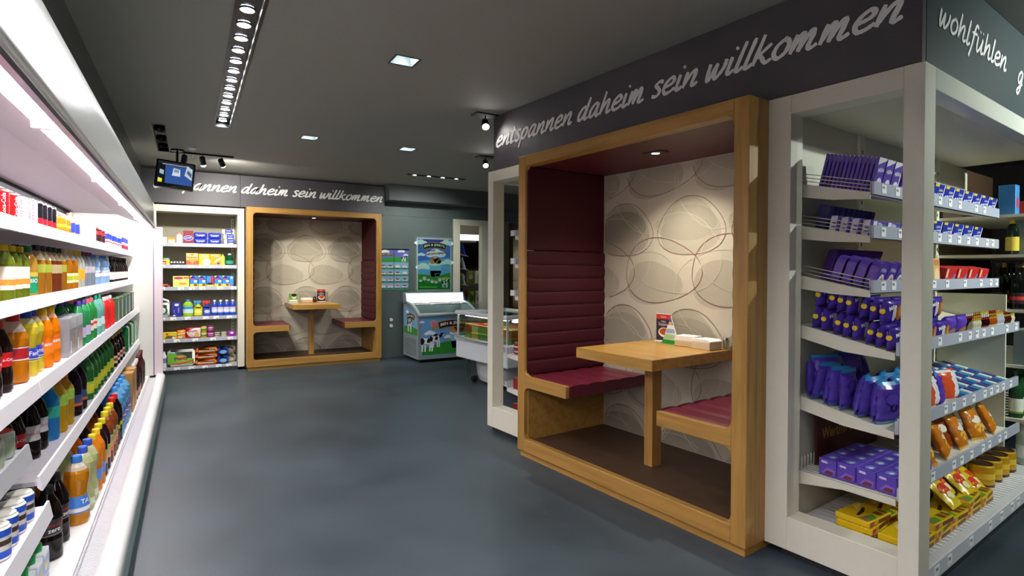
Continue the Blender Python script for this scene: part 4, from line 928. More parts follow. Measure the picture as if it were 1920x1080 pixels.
# shelf 4
def jug():
    m = mat('#f2f4f4', .3, var=0); b = MB().cbox(-.075, .075, -.045, .045, 0, .2, m, c=.03, smooth=True)
    b.tube([(.07, 0, .17), (.055, 0, .225), (0, 0, .245), (-.04, 0, .235)], .016, m, 8)
    return Proto('detergent_jug', 'jug', b, [('label', MB().sheet(ell(0, .09, .055, .055), mat('#1f7a5a', .4), -.0465).sheet(ell(-.01, .095, .04, .04), mat('#f0f2f2', .4), -.0472), [('lettering', move(text_mb('ARIEL', mat('#c8202a', .4, var=0), w=.06), -.01, -.048, .095))]), ('cap', MB().lathe([(.028, .2), (.028, .235), (.02, .24)], m, 14, c=(-.04, 0)), ())])
hput(jug(), 305.5, 3, 'white detergent jug with a green oval', y=8.97)
hput(P_('detergent_box', '', .115, .08, .2, '#2a30a0', [(('e', .5, .84, .24, .09), '#e8eaf4'), (('r', .62, .76, .3, .65), '#8a8ab8'), (('r', .2, .3, .3, .5), '#8a8ab8'), (('e', .25, .1, .16, .06), '#c8cce0')], c=.015), 330, 3, 'tall dark blue detergent pack')
def trig(name, liq, cap, lab, h, w, lab2=None, txt=None):
    b = MB().cbox(-w/2, w/2, -.03, .03, 0, h*.62, mat(liq, .15, trans=.2), c=.014, smooth=True).lathe([(w*.42, h*.6), (.018, h*.76), (.016, h*.8)], mat(liq, .15, trans=.2), 14)
    tr = MB().box(-.055, .035, -.014, .014, h*.86, h, mat(cap, .35)).box(-.045, -.03, -.008, .008, h*.66, h*.87, mat(cap, .35)).lathe([(.02, h*.78), (.02, h*.87)], mat(cap, .35), 12)
    lb = MB().sheet(rrect(-w*.42, w*.42, h*.08, h*.5, .012), mat(lab, .4), -.0306)
    if lab2: lb.sheet(ell(0, h*.3, w*.36, h*.1), mat(lab2, .4), -.0312)
    sub = [('lettering', move(text_mb(txt[0], mat(txt[1], .4, var=0), w=w*.6), 0, -.032, h*.3))] if txt else []
    return Proto(name, 'bottle', b, [('trigger', tr, ()), ('label', lb, sub)])
hput(bottle_p('floor_cleaner_bottle', '', .066, .235, '#a8d83a', '#3a80d8', (.2, .62, '#d8eef0', [('#3a9ad8', .45, .6)]), 'straight', 1, None, trans=.2), 350.5, 3, 'yellow green cleaner bottle with a blue cap')
hput(trig('spray_bottle', '#d8d42a', '#4a9ad0', '#e0d83a', .22, .1, '#f0ea9a'), 369.5, 3, 'yellow spray bottle with a blue trigger')
hput(trig('spray_bottle', '#2a48b8', '#e03a3a', '#3a58c8', .215, .095, '#e8ecf8', ('Ajax', '#d8303a')), 386, 3, 'blue spray bottle with a red trigger')
blb = bottle_p('cleaner_bottle', '', .038, .225, '#1f48c0', '#f4f4f4', (.2, .56, '#c8d4e4', [('#e8eaf0', .26, .4), ('#c83a8a', .54, .57)]), 'straight', 1, None, rough=.25, trans=0)
for i in range(4): hput(blb, 400.5+i*11.8, 3, '%s blue cleaner bottle with a white cap from the left' % ordi(i+1))
# shelf 5
hput(P_('snack_box', '', .16, .09, .095, '#e8cc2a', [(('p', [(.05, .1), (.9, .1), (.9, .45), (.3, .55)]), '#6a5a3a'), (('e', .78, .2, .12, .18), '#d8e4ec'), (('e', .3, .75, .1, .12), '#c83a3a')]), 317.5, 4, 'yellow snack box')
hput(bag_p('snack_bag', '', .11, .05, .12, '#e8982a', None, [(('e', .4, .2, .3, .15), '#f4e6c0'), (('p', [(0, .55), (1, .7), (1, .6), (0, .45)]), '#f4e8d0')], seed=5), 338, 4, 'orange snack pouch')
hput(bag_p('snack_bag', '', .13, .05, .14, '#a02028', None, (), seed=6), 341, 4, 'dark red pouch standing behind the orange pouch', y=9.03)
hput(bag_p('pet_food_bag', '', .185, .06, .15, '#b8202c', None, [(('p', [(.05, .62), (.5, .9), (.98, .95), (.95, .1), (.3, .1), (.1, .4)]), '#f0e0cc'), (('e', .72, .35, .16, .2), '#e8b070'), (('e', .3, .3, .16, .12), '#e8d0d0')], [('Frolic', .45, .68, .62, '#a01c5a', .12)], seed=7), 360.5, 4, 'red and cream pet food bag')
for px, hx, h2, wd in ((380, '#e8a82a', '#3a9a3a', 'yellow and green'), (393, '#8a1f6a', '#c05aa8', 'purple')):
    pc = can_p('pet_food_can', '', .038, .082, hx, bands=[(.2, .5, h2), (.6, .75, '#f0e8d8')], cat='can')
    for q in (0, 1): hput(pc, px, 4, '%s %s pet food can' % (('lower', 'upper')[q], wd), dz=q*.0825)
for px, hx, wd in ((405.5, '#8a7448', 'brown'), (418.5, '#b8b48a', 'olive')):
    tn = can_p('pet_food_tin', '', .036, .024, hx, bands=[(.3, .7, '#e8e4d8')], cat='tin')
    for q in range(3): hput(tn, px, 4, '%s %s tin of its low stack' % (('bottom', 'middle', 'top')[q], wd), dz=q*.0245)
hput(bag_p('treat_bag', '', .1, .05, .07, '#a82ab8', None, [(('e', .5, .7, .2, .2), '#e8d8f0')], seed=8), 434, 4, 'small purple treat bag')
# base
hput(bottle_p('distilled_water_bottle', '', .03, .22, '#f0f0ee', '#f4f4f4', (.3, .6, '#7a8ab8'), 'straight', 1, None, rough=.3, trans=0), 307, 5, 'white bottle with a blue band')
pl = bag_p('kitchen_roll_pack', '', .33, .2, .245, '#e6e8de', None, (), cat='pack roll', seed=9, jit=.002)
def plenty():
    b = MB().cbox(-.165, .165, -.1, .1, 0, .24, mat('#eceee6', .3, var=.05), c=.035, smooth=True); y = -.1
    pr = MB().sheet([(-.13, .04), (.13, .04), (.155, .1), (.1, .12), (.02, .1), (-.08, .19), (-.155, .2), (-.16, .06)], mat('#7ac03a', .4), y-.001).sheet([(-.13, .036), (.0, .036), (.15, .075), (.15, .09), (0, .055), (-.13, .05)], mat('#d8402a', .4), y-.0016)
    pr.sheet(ell(.0, .115, .075, .05, 20), mat('#9ac840', .4), y-.002).sheet(ell(.0, .12, .062, .04, 20), mat('#e8a030', .4), y-.0024).sheet([(-.155, .2), (-.06, .19), (-.08, .21), (-.15, .22)], mat('#b4d8ec', .4), y-.002)
    return Proto('kitchen_roll_pack', 'pack', b, [('printed_front', pr, [('lettering', move(rotp(text_mb('Plenty', mat('#1c2a5a', .4, var=0), w=.16, bold=.02), .12), .0, y-.004, .112))])])
o = plenty().put((HX(338), 8.97+.1, E3S[5]+.0006), 0, 'large green and white kitchen roll pack on the base shelf')
wip = bag_p('wet_wipes_pack', '', .26, .16, .09, '#e8741c', '#d05a10', [(('p', [(.06, .3), (.95, .3), (.95, .42), (.06, .42)]), '#f4e8d8'), (('p', [(.6, .6), (.72, .6), (.72, .85), (.6, .85)]), '#8a8ad8'), (('p', [(.76, .6), (.92, .6), (.92, .85), (.76, .85)]), '#3ab89a')], cat='pack', seed=10)
def wipes():
    b = CB(-.13, .13, -.09, .09, 0, .082, mat('#e8741c', .28, var=.12, scale=20), c=.025, smooth=True); y = -.0904
    pr = MB().sheet([(-.1, .03), (.1, .03), (.1, .04), (-.1, .04)], mat('#f6eadc', .4), y).sheet([(.03, .05), (.055, .05), (.055, .062), (.03, .062)], mat('#8a8ad8', .4), y).sheet([(.06, .05), (.095, .05), (.095, .062), (.06, .062)], mat('#3ab89a', .4), y)
    fl = MB().prism([(-.142, .036), (-.128, .03), (-.128, .052), (-.142, .046)], -.07, .07, mat('#d8641a', .3)).prism([(.128, .03), (.142, .036), (.142, .046), (.128, .052)], -.07, .07, mat('#d8641a', .3))
    return Proto('wet_wipes_pack', 'pack', b, [('printed_front', pr, ()), ('sealed_end', fl, ())])
wq = wipes()
for i in range(3): wq.put((HX(384)+.004*i, 9.06, E3S[5]+.0006+i*.0826), 0, '%s orange wipes pack of the stack on the base shelf' % ('bottom', 'middle', 'top')[i])
def roll(blue):
    b = CB(-.07, .07, -.06, .06, 0, .12, mat('#2a3a9c' if blue else '#e0d8b8', .3, var=.1), c=.03, smooth=True)
    pr = MB().sheet(ell(0, .05, .045, .028, 16), mat('#7ab8d0' if blue else '#c8c0a8', .4), -.0606)
    return Proto('toilet_paper_pack', 'pack', b, [('printed_front', pr, ())])
rbp, rwp = roll(1), roll(0)
rbp.put((HX(417), 9.03, E3S[5]+.0006), 0, 'lower blue paper pack on the base shelf'); rwp.put((HX(432.5), 9.17, E3S[5]+.0006), 0, 'lower cream paper pack at the right of the base shelf')
rbp.put((HX(416.5), 9.04, E3S[5]+.122), .06, 'upper blue paper pack on the base shelf'); rwp.put((HX(432), 9.17, E3S[5]+.122), -.04, 'upper cream paper pack at the right of the base shelf')

# ================================================================ confectionery on the near end unit
TILT = [math.atan((zb-zf)/(1.484-sf)) for sf, zf, zb in E1S]
ROWN = ['top confectionery shelf', 'second confectionery shelf', 'third confectionery shelf', 'fourth confectionery shelf', 'fifth confectionery shelf', 'sixth confectionery shelf', 'confectionery base shelf']
EC = {}
def eput(pr, k, t, dist, desc, dz=0, rx=0, rz=0, centred=None, group=None, ry=0):
    cen = (pr.cat not in PACKY) if centred is None else centred
    if k < 6: sf, zf, zb = E1S[k]; tl = TILT[k]
    else: sf, zf, tl = .90, .1645, 0
    dd = dist+(pr.d/2 if cen else pr.d)
    ca, sa = math.cos(tl), math.sin(tl)
    s_ = sf+.004+dd*ca-dz*sa; z = zf+.0008+dd*sa+dz*ca
    key = (desc, k); EC[key] = EC.get(key, 0)+1
    lab = '%s %s from near end, %s' % (ordi(EC[key]), desc, ROWN[k]) if EC[key] < 60 else desc
    pr.put(RP(t, s_, z), AR+rz, lab, group or desc+'s on the '+ROWN[k], rx=tl+rx, ry=ry)
VIO = '#6043ac'
tabl = pack_p('chocolate_bar', '', .085, .014, .165, VIO, [(('p', [(0, .78), (1, .95), (1, 1), (0, 1)]), '#e6e2f0'), (('e', .62, .3, .3, .14), '#f0eef4'), (('e', .62, .3, .1, .05), '#f0c020')], [('Milka', .5, .66, .7, '#f4f0fa', .15)], c=.002, top=[([(.1, 0), (.6, 0), (.8, 1), (.3, 1)], '#d8d2e6')])
for c in range(3):
    for d in range(13 if c < 2 else 5): eput(tabl, 0, 2.965+c*.095, .004+d*.0195, 'purple chocolate bar with a daisy')
for c in range(4): eput(tabl, 0, 3.28+c*.1, .004, 'purple chocolate bar with a daisy')
oreo = pack_p('biscuit_box', '', .15, .06, .115, '#2030a0', [(('p', [(0, 0), (1, 0), (1, .12), (0, .28)]), '#e8eef8'), (('r', .02, .4, .86, .98), '#e0c83a'), (('r', .93, 1, .1, .98), '#e8eaf4')], [('OREO', .5, .42, .86, '#f4f8ff', .08), ('Golden', .62, .72, .4, '#e8e6d0', .06)], c=.003)
for i in range(7): eput(oreo, 0, 3.75+i*.16, .004, 'blue biscuit box'); 
for i in range(7): eput(oreo, 0, 3.75+i*.16, .075, 'blue biscuit box in the back row')
tend = pack_p('chocolate_carton', '', .16, .045, .075, '#6a4ab4', [(('r', .04, .3, .1, .95), '#eceaf2'), (('e', .68, .4, .2, .25), '#d03a4a'), (('e', .8, .6, .12, .2), '#3aa04a')], [('Milka', .48, .78, .3, '#ffffff')], c=.003, side=[([(.1, 0), (.75, 0), (.75, 1), (.1, .9)], '#dedbe6'), ([(.3, .15), (.7, .15), (.7, .3), (.3, .3)], '#5a3aa0'), ([(.3, .45), (.7, .45), (.7, .55), (.3, .55)], '#5a3aa0')])
for c in range(3):
    for d in range(4): eput(tend, 1, 3.0+c*.165, .004+d*.05, 'purple and white chocolate carton')
dkb = pack_p('chocolate_carton', '', .045, .06, .12, '#2a2a6a', c=.003)
for c in range(9): eput(dkb, 1, 3.0+c*.06, .235, 'dark blue carton in the back row')
for i in range(6): eput(oreo, 1, 3.55+i*.175, .004, 'blue biscuit box')
# third shelf
def domed():
    b = MB().prism(rrect(-.05, .05, 0, .14, .035, 4), -.04, 0, mat(VIO, .3, var=.08), 'y', smooth=False)
    pr = MB().sheet(ell(.005, .055, .03, .03), mat('#e8e4f0', .4), -.0406).sheet(ell(.01, .05, .018, .018), mat('#c87a3a', .4), -.041)
    return Proto('chocolate_pack', 'pack', b, [('printed_front', pr, [('lettering', move(text_mb('Milka', mat('#f6f4fa', .4, var=0), w=.06), 0, -.042, .105))])])
dm = domed()
for c in range(5):
    for d in range(4 if c < 2 else 1): eput(dm, 2, 2.985+c*.11, .004+d*.052, 'rounded purple chocolate pack', rx=.12)
lean = pack_p('chocolate_bar', '', .085, .016, .16, '#4a2a86', [(('e', .5, .4, .3, .2), '#6a4aa8')], c=.002)
for c in range(16): eput(lean, 2, 2.98+c*.034, .235, 'dark purple bar leaning at the back', rz=.9, rx=.1)
redb = pack_p('praline_box', '', .17, .09, .11, '#cc2a2a', [(('p', [(.55, .1), (.95, .1), (.95, .7), (.8, .7)]), '#8a7ab0'), (('r', .02, .2, .5, .95), '#e8c8a0')], c=.003)
orb = pack_p('praline_box', '', .1, .02, .16, '#e8b070', [(('e', .5, .4, .35, .25), '#f4d8a8'), (('r', .1, .9, .75, .95), '#c88a4a')], c=.003)
for i in range(3): eput(orb, 2, 3.55+i*.12, .004, 'pale orange praline box', rx=-.25)
for i in range(4): eput(redb, 2, 3.98+i*.2, .01, 'red praline box')
# fourth shelf: cookie packs in two layers
ck = bag_p('cookie_pack', '', .17, .05, .115, '#4a2f9e', None, [(('p', [(.3, .55), (.42, .85), (.52, .4), (.42, .12), (.33, .2)]), '#d8cfe4'), (('e', .7, .5, .24, .34), '#b0682a'), (('e', .75, .55, .14, .22), '#d89a50')], [('Milka', .3, .72, .34, '#ffffff', .3)], seed=11, jit=.002, cat='biscuit pack')
mm = mat('#e8c81e', .35, var=0)
for pr_ in (ck,):
    yb = MB()
    yb.add([(-.078, -.018, .02), (-.0785, .012, .02), (-.079, .02, .055), (-.0785, .012, .09), (-.078, -.018, .09)], [(0, 1, 2, 3, 4)], mm)
    pr_.parts.append(('yellow_emblem', MB().merge(MB().lathe([(.014, 0), (.011, .004)], mm, 12).xf(Matrix.Translation((-.077, 0, .06)) @ Matrix.Rotation(-PI/2, 4, 'Y'))).mesh('yellow_emblem'), []))
for c in range(4):
    for lay in (0, 1):
        for d in range((8-lay) if c == 0 else 2): eput(ck, 3, 2.99+c*.18, .004+d*.05+lay*.055, 'purple cookie pack' + (' in the upper layer' if lay else ''), dz=lay*.112, rx=.08*((d % 3)-1), rz=.06*((d*7) % 3-1))
# fifth shelf: sweet bags with blue ends
bgs = [bag_p('sweet_bag', '', .15, .055, .2, '#4d369f', '#2a86c0', [(('e', .5, .6, .28, .14), '#5a44b0'), (('e', .55, .4, .2, .1), '#2a1a5a')], seed=20+i, jit=.006, neck='#4a30a0') for i in range(3)]
for c in range(3):
    for d in range(9 if c == 0 else 4): eput(bgs[(d+c) % 3], 4, 2.99+c*.17, .03+d*.045, 'purple sweet bag with blue ends', rx=-.18+.07*((d*5) % 4), rz=.25*(((d*3) % 5)-2)/2)
for d in range(6): eput(bgs[d % 3], 4, 3.0+d*.085, .3, 'dark purple sweet bag heaped at the back', dz=.04, rx=-.5, rz=.5*((d % 3)-1))
# sixth shelf
pb = pack_p('chocolate_carton', '', .105, .085, .085, '#6248b8', [(('p', [(.2, .1), (.8, .1), (.6, .5)]), '#a03a5a'), (('e', .5, .75, .3, .12), '#e0daf0'), (('e', .3, .4, .15, .12), '#e8e4f0')], c=.003, side=[([(.15, .15), (.85, .1), (.95, .4), (.5, .5)], '#8a6ac8'), ([(.3, .15), (.8, .1), (.85, .3), (.5, .35)], '#7a3040'), ([(.15, .75), (.5, .72), (.5, .85), (.15, .88)], '#d8d0ee')], top=[(ell(.5, .5, .3, .25, 12), '#7a92d8'), (ell(.45, .55, .16, .12, 10), '#dfe4f6')])
pbt = MB().sheet(ell(0, -.0425, .03, .02), mat('#cfd4ee', .4), 0)
for c in range(4):
    for d in range(4): eput(pb, 5, 2.99+c*.11, .006+d*.088, 'small purple chocolate carton')
w = pack_p('sweets_display_card', 'brown display card lettered Original behind purple cartons', .75, .012, .3, '#4a1c12', [(('r', 0, 1, .93, .96), '#c89a3a')], [("Werther's Original", .5, .5, .86, '#c8962a')], cat='card', c=.002)
w.put(RP(3.42, 1.463, .4155), AR, 'brown display card with gold lettering behind the purple cartons')
# base: yellow boxes
yb = pack_p('banana_sweet_box', '', .24, .17, .03, '#d8b414', [(('r', .05, .35, .2, .8), '#c83a5a'), (('r', .4, .9, .3, .7), '#7a4a1a')], c=.003)
def ybox(i):
    b = CB(-.11, .11, -.08, .08, 0, .028, mat('#dcb814', .35, var=.06), c=.003); z = .0284
    def pz(P, hx): return [(x, y, z+.0002) for x, y in P], hx
    pr = MB()
    for P, hx in (([(-.1, -.07), (-.02, -.075), (.0, -.04), (-.09, -.02)], '#4a9a2a'), ([(-.07, .0), (.0, .015), (.05, .03), (.06, .02), (.0, -.005), (-.06, -.012)], '#3a1a10'), ([(.0, .03), (.07, .045), (.1, .06), (.03, .065)], '#e8d890'), ([(-.1, -.06), (-.06, -.065), (-.055, -.03), (-.09, -.03)], '#d03a5a'), ([(.02, -.07), (.06, -.07), (.06, -.03), (.02, -.03)], '#7a4a14'), ([(.07, -.07), (.1, -.07), (.1, -.03), (.07, -.03)], '#7a4a14')):
        pr.add([(x, y, z) for x, y in P], [list(range(len(P)))], mat(hx, .4))
    fr = MB().sheet([(-.1, .004), (-.06, .004), (-.06, .024), (-.1, .024)], mat('#d03a5a', .4), -.0806).sheet([(-.02, .004), (.1, .004), (.1, .022), (-.02, .022)], mat('#7a4a14', .4), -.0806)
    return Proto('banana_sweet_box', 'box', b, [('printed_top', pr, ()), ('printed_front', fr, ())])
yx = ybox(0); n = 0
for c in range(5):
    for d in range(2):
        for l in range(2 if (c+d) % 2 == 0 else 3):
            n += 1; yx.put(RP(3.02+c*.225+.01*l, 1.03+d*.19, .1648+l*.0292), AR+.12*((c+d+l) % 3-1)*(.5 if l else 0), '%s flat yellow sweet box from near end, base shelf' % ordi(n), 'flat yellow sweet boxes')
ybg = bag_p('sweet_bag', '', .14, .045, .19, '#e0c018', '#e8d040', [(('e', .5, .5, .36, .16), '#d83a2a'), (('e', .5, .3, .25, .1), '#f4e8b0')], seed=31, jit=.004)
for i in range(6): eput(ybg, 6, 3.55+i*.12, .05+.05*(i % 2), 'yellow and red sweet bag', dz=.07 if i < 4 else 0, rx=-.9)
tin = can_p('chocolate_tin', '', .065, .13, '#c89a1c', bands=[(.0, .1, '#5a3010'), (.35, .6, '#e0b83a')], cat='tin', tophex='#3a2418')
for i in range(4):
    for d in range(2): eput(tin, 6, 4.28+i*.15, .1+d*.14, 'round brown and yellow tin', centred=True)
# right hand part of lower shelves
bag_p_ = bag_p('sweet_bag', '', .16, .06, .13, '#6a4ac0', None, [(('e', .5, .35, .35, .2), '#a8784a')], seed=33)
for i in range(2): eput(bag_p_, 3, 3.66+i*.17, .01, 'light purple biscuit bag')
minis = [bottle_p('miniature_bottle', 'x', .016, .1, c1, c2, (.2, .5, c3), 'straight', 1, None) for c1, c2, c3 in (('#e8e4c8', '#e8c020', '#f0ecd0'), ('#2a1210', '#b82020', '#c83a3a'), ('#b85a1a', '#d8b030', '#e8c890'), ('#c8ccd0', '#e0e0e4', '#e8e8f0'), ('#5a1a10', '#c8a030', '#2a2a2a'))]
n = 0
for i in range(22):
    for d in range(3): eput(minis[(i//4+d) % 5], 3, 4.02+i*.038, .012+d*.04, ('cream', 'dark red', 'amber', 'clear', 'brown')[(i//4+d) % 5]+' miniature bottle', centred=True)
foil = [bag_p('sweet_bag', '', .13, .05, .17, a, b_, (), seed=40+i, jit=.005) for i, (a, b_) in enumerate((('#d8542a', '#e8e4e0'), ('#e6e4e6', '#d83a2a'), ('#5a3ab0', '#3a8ad8')))]
for i in range(5): eput(foil[i % 3], 4, 3.5+i*.1, .03, ('orange', 'white', 'violet')[i % 3]+' sweet bag', rx=-.4, rz=.3*((i % 3)-1))
gum = [pack_p('gum_pack', '', .05, .07, .03, a, [(('r', .5, 1, 0, 1), b_)], c=.002) for a, b_ in (('#2a7ab8', '#c83a6a'), ('#c8e4e4', '#c84a6a'), ('#4a3a8a', '#3a9ac8'))]
for i in range(11):
    for d in range(5): eput(gum[(i+d) % 3], 4, 3.98+i*.078, .01+d*.076, ('blue and pink', 'pale and pink', 'violet and blue')[(i+d) % 3]+' gum pack', dz=.0)
gold = bag_p('toffee_bag', '', .15, .06, .2, '#c8781c', '#e0a83a', [(('e', .5, .6, .3, .12), '#e8e0d0'), (('e', .5, .35, .3, .14), '#e8b850')], seed=50, jit=.006, rough=.2)
gol2 = bag_p('toffee_bag', '', .15, .06, .2, '#8a3a14', '#c8902a', [(('e', .5, .6, .3, .12), '#e8e0d0')], seed=51, jit=.006, rough=.2)
for i in range(9): eput((gold, gol2)[i % 2], 5, 3.52+i*.14, .03+.05*(i % 2), ('golden', 'copper')[i % 2]+' toffee bag', rx=-.45, rz=.25*((i % 3)-1))

# ================================================================ bottle shelving past the confectionery
E6 = thing('bottle_shelving', 'shelving of wine and spirit bottles at the right edge', 'shelving', RP(4.9, .9), AR)
U = Unit(E6, 4.9, .9)
U.p('back_panel', B(4.9, 6.2, 1.50, 1.53, .16, 2.262, mat('#4a3626', .5))); U.p('upper_back_panel', B(4.902, 5.5, 1.488, 1.4995, 1.9, 2.26, PALE)); U.p('side_panel', B(4.872, 4.892, 1.10, 1.50, .16, 1.3, WHITE))
E6S = [1.84, 1.57, 1.2, .83, .47]
for k, z in enumerate(E6S):
    sh = U.p('shelf', B(4.895, 6.15, 1.0, 1.499, z-.02, z, WHITE)); U.p('price_rail', MB().prism([(.985, z-.04), (.998, z+.012), (1.0, z+.012), (1.0, z-.04)], 4.895, 6.15, mat('#e8eaee', .3), 'x'), sh)
    for q in range(9): U.p('price_tag', B(4.91+q*.13, 4.965+q*.13, .978, .9835, z-.036, z-.002, TAGW), sh)
cham = bottle_p('champagne_bottle', 'x', .043, .31, '#12140f', '#1a1a18', (.12, .36, '#2a1a1a', [('#c83030', .2, .28)]), 'wine', 1, None)
chag = bottle_p('champagne_bottle', 'x', .043, .31, '#1a1c12', '#c8963a', (.12, .4, '#d8b040', [('#b82a2a', .2, .3)]), 'wine', 1, None)
grw = bottle_p('wine_bottle', 'x', .038, .31, '#2a5a34', '#2a6a3a', (.12, .42, '#e6ead8', [('#8aa040', .1, .14)]), 'wine', 1, None)
clr = bottle_p('spirit_bottle', 'x', .042, .3, '#c4d0c4', '#d8dcd8', (.16, .44, '#e6ece4'), 'straight', 1, None)
spb = pack_p('spirit_box', '', .09, .09, .2, '#3a8ac8', [(('e', .5, .4, .3, .2), '#c03a5a')], c=.003); spr = pack_p('spirit_box', '', .1, .08, .1, '#c8302a', [(('e', .4, .5, .2, .3), '#e8d030')], c=.003)
def bput(pr, k, t, s_, desc, z=None): 
    key = (desc, 'b%d' % k); EC[key] = EC.get(key, 0)+1
    pr.put(RP(t, s_, (E6S[k] if z is None else z)+.0006), AR, '%s %s from the left, %s bottle shelf' % (ordi(EC[key]), desc, ('top', 'second', 'third', 'fourth', 'fifth', 'lowest')[k]), desc+'s on the bottle shelving')
bput(spb, 0, 4.97, 1.16, 'blue spirit box'); bput(spr, 0, 5.16, 1.14, 'red spirit box'); bput(spr, 0, 5.28, 1.14, 'red spirit box')
sm = bottle_p('spirit_bottle', 'x', .036, .235, '#16281c', '#d8b82a', (.1, .5, '#d8c040'), 'straight', 1, None); sg = pack_p('spirit_box', '', .075, .075, .235, '#7c8a88', [(('r', .1, .9, .1, .3), '#5a6a68')], c=.003)
for i in range(6): bput(sg, 0, 5.42+i*.12, 1.12, 'grey spirit box')
for i in range(11): bput((sm, sg)[i % 2], 1, 4.95+i*.1, 1.09, ('green spirit bottle', 'grey spirit box')[i % 2])
for d in (0, 1):
    for i in range(11): bput((cham, chag)[i % 3 == 1], 2, 4.96+i*.105, 1.06+d*.1, ('black champagne bottle', 'gold labelled champagne bottle')[i % 3 == 1]+(' in back row' if d else ''))
for i in range(11): bput(sg if i < 3 else grw, 3, 4.96+i*.1, 1.07, 'grey spirit box' if i < 3 else 'green wine bottle')
for i in range(11): bput(grw, 4, 4.96+i*.1, 1.06, 'green wine bottle')
for i in range(3): bput(clr, 5, 4.98+i*.11, 1.02, 'clear spirit bottle', z=.1585)
# goods on the far corner shelving
rt = can_p('biscuit_tin', 'x', .06, .11, '#8a1f28', bands=[(.2, .3, '#d8c8c0'), (.6, .7, '#d8c8c0')], cat='tin', tophex='#a8323a')
cel = bag_p('sweet_bag', 'x', .14, .07, .2, '#d8d0b8', '#e8e4d8', [(('e', .5, .25, .35, .15), '#b03030')], seed=60, jit=.006)
rbx = pack_p('tea_box', 'x', .12, .08, .1, '#8a1c20', [(('r', .1, .9, .5, .9), '#c84a3a')], c=.003)
for i in range(5):
    rt.put(RP(2.99+i*.14, 4.03, E2S[3]+.0006), AR, '%s red biscuit tin from near side, far corner shelving' % ordi(i+1), 'red biscuit tins')
    cel.put(RP(3.0+i*.15, 3.93, E2S[2]+.0006), AR+PI, '%s clear sweet bag from near side, far corner shelving' % ordi(i+1), 'clear sweet bags')
    rbx.put(RP(2.99+i*.15, 3.98, E2S[4]+.0006), AR+PI, '%s dark red tea box from near side, far corner shelving' % ordi(i+1), 'dark red tea boxes')
    rbx.put(RP(2.99+i*.15, 3.98, .1506), AR+PI, '%s dark red tea box on the base of the far corner shelving' % ordi(i+1), 'dark red tea boxes')
# ================================================================ pictures in flat print
def cow(b, x, z, s, y, flip=1):
    W = mat('#f2f2ee', .4, var=0); K = mat('#17171a', .4, var=0)
    def S(P, m, k): b.sheet([(x+flip*u*s, z+v*s) for u, v in (P if flip > 0 else P[::-1])], m, y-.0002*k)
    S([(-.5, .45), (.3, .45), (.34, .85), (-.45, .9)], W, 1)
    for u in (-.45, -.25, .08, .24): S([(u, 0), (u+.1, 0), (u+.12, .5), (u, .5)], W, 1)
    S([(-.5, .5), (-.3, .5), (-.22, .7), (-.35, .9), (-.5, .88)], K, 2); S([(-.1, .6), (.15, .55), (.2, .8), (.0, .88)], K, 2)
    S([(.3, .7), (.55, .85), (.72, 1.0), (.66, 1.12), (.42, 1.1), (.28, .9)], K, 2); S([(.55, .85), (.72, .95), (.72, 1.02), (.58, .98)], W, 3)
def cloud(b, x, z, s, y):
    W = mat('#f0f4f6', .5, var=0)
    for u, v, r in ((-.4, 0, .3), (0, .12, .42), (.4, .02, .34)): b.sheet(ell(x+u*s, z+v*s, r*s, r*s*.62, 14), W, y-.0001*abs(u)-.0001)
def tub(b, x, z, s, y):
    for P, h in (([(-.32, 0), (.32, 0), (.42, .8), (-.42, .8)], '#8ec6e8'), ([(-.34, .2), (.36, .2), (.38, .38), (-.36, .38)], '#3a2a24'), ([(-.3, 0), (.0, 0), (-.05, .2), (-.34, .2)], '#5a2a1c'), ([(.0, .02), (.3, .02), (.33, .18), (.0, .18)], '#d84a6a')): b.sheet([(x+u*s, z+v*s) for u, v in P], mat(h, .4), y-.0002)
    b.sheet(ell(x, z+.82*s, .46*s, .12*s), mat('#f4efe4', .4), y-.0004)
    for u, v, r, h in ((-.2, .98, .22, '#c8905a'), (.15, 1.0, .24, '#a86a3a'), (0, 1.15, .2, '#d8a878'), (.3, .92, .14, '#e8c89a')): b.sheet(ell(x+u*s, z+v*s, r*s, r*s*.8), mat(h, .4), y-.0006)
def banner(b, x, z, w, y, txt="BEN & JERRY'S", r=None):
    n = 12; r = r or w*1.4; h = w*.19
    for k, (e, hx) in enumerate(((.03*w, '#b08a4a'), (.0, '#2a1c18'))):
        P = []
        for i in range(n+1): a = (i/n-.5)*(w+2*e)/r; P.append((x+(r+h/2+e)*math.sin(a), z+(r+h/2+e)*math.cos(a)-r))
        Q = []
        for i in range(n+1): a = (i/n-.5)*(w+2*e)/r; Q.append((x+(r-h/2-e)*math.sin(a), z+(r-h/2-e)*math.cos(a)-r))
        b.sheet(Q+P[::-1], mat(hx, .4, var=0), y-.0008-.0002*k)
    return move(arc(text_mb(txt, mat('#f6f4ee', .4, var=0), w=w*.9, h=h*.62, bold=.02), r), x, y-.0014, z)
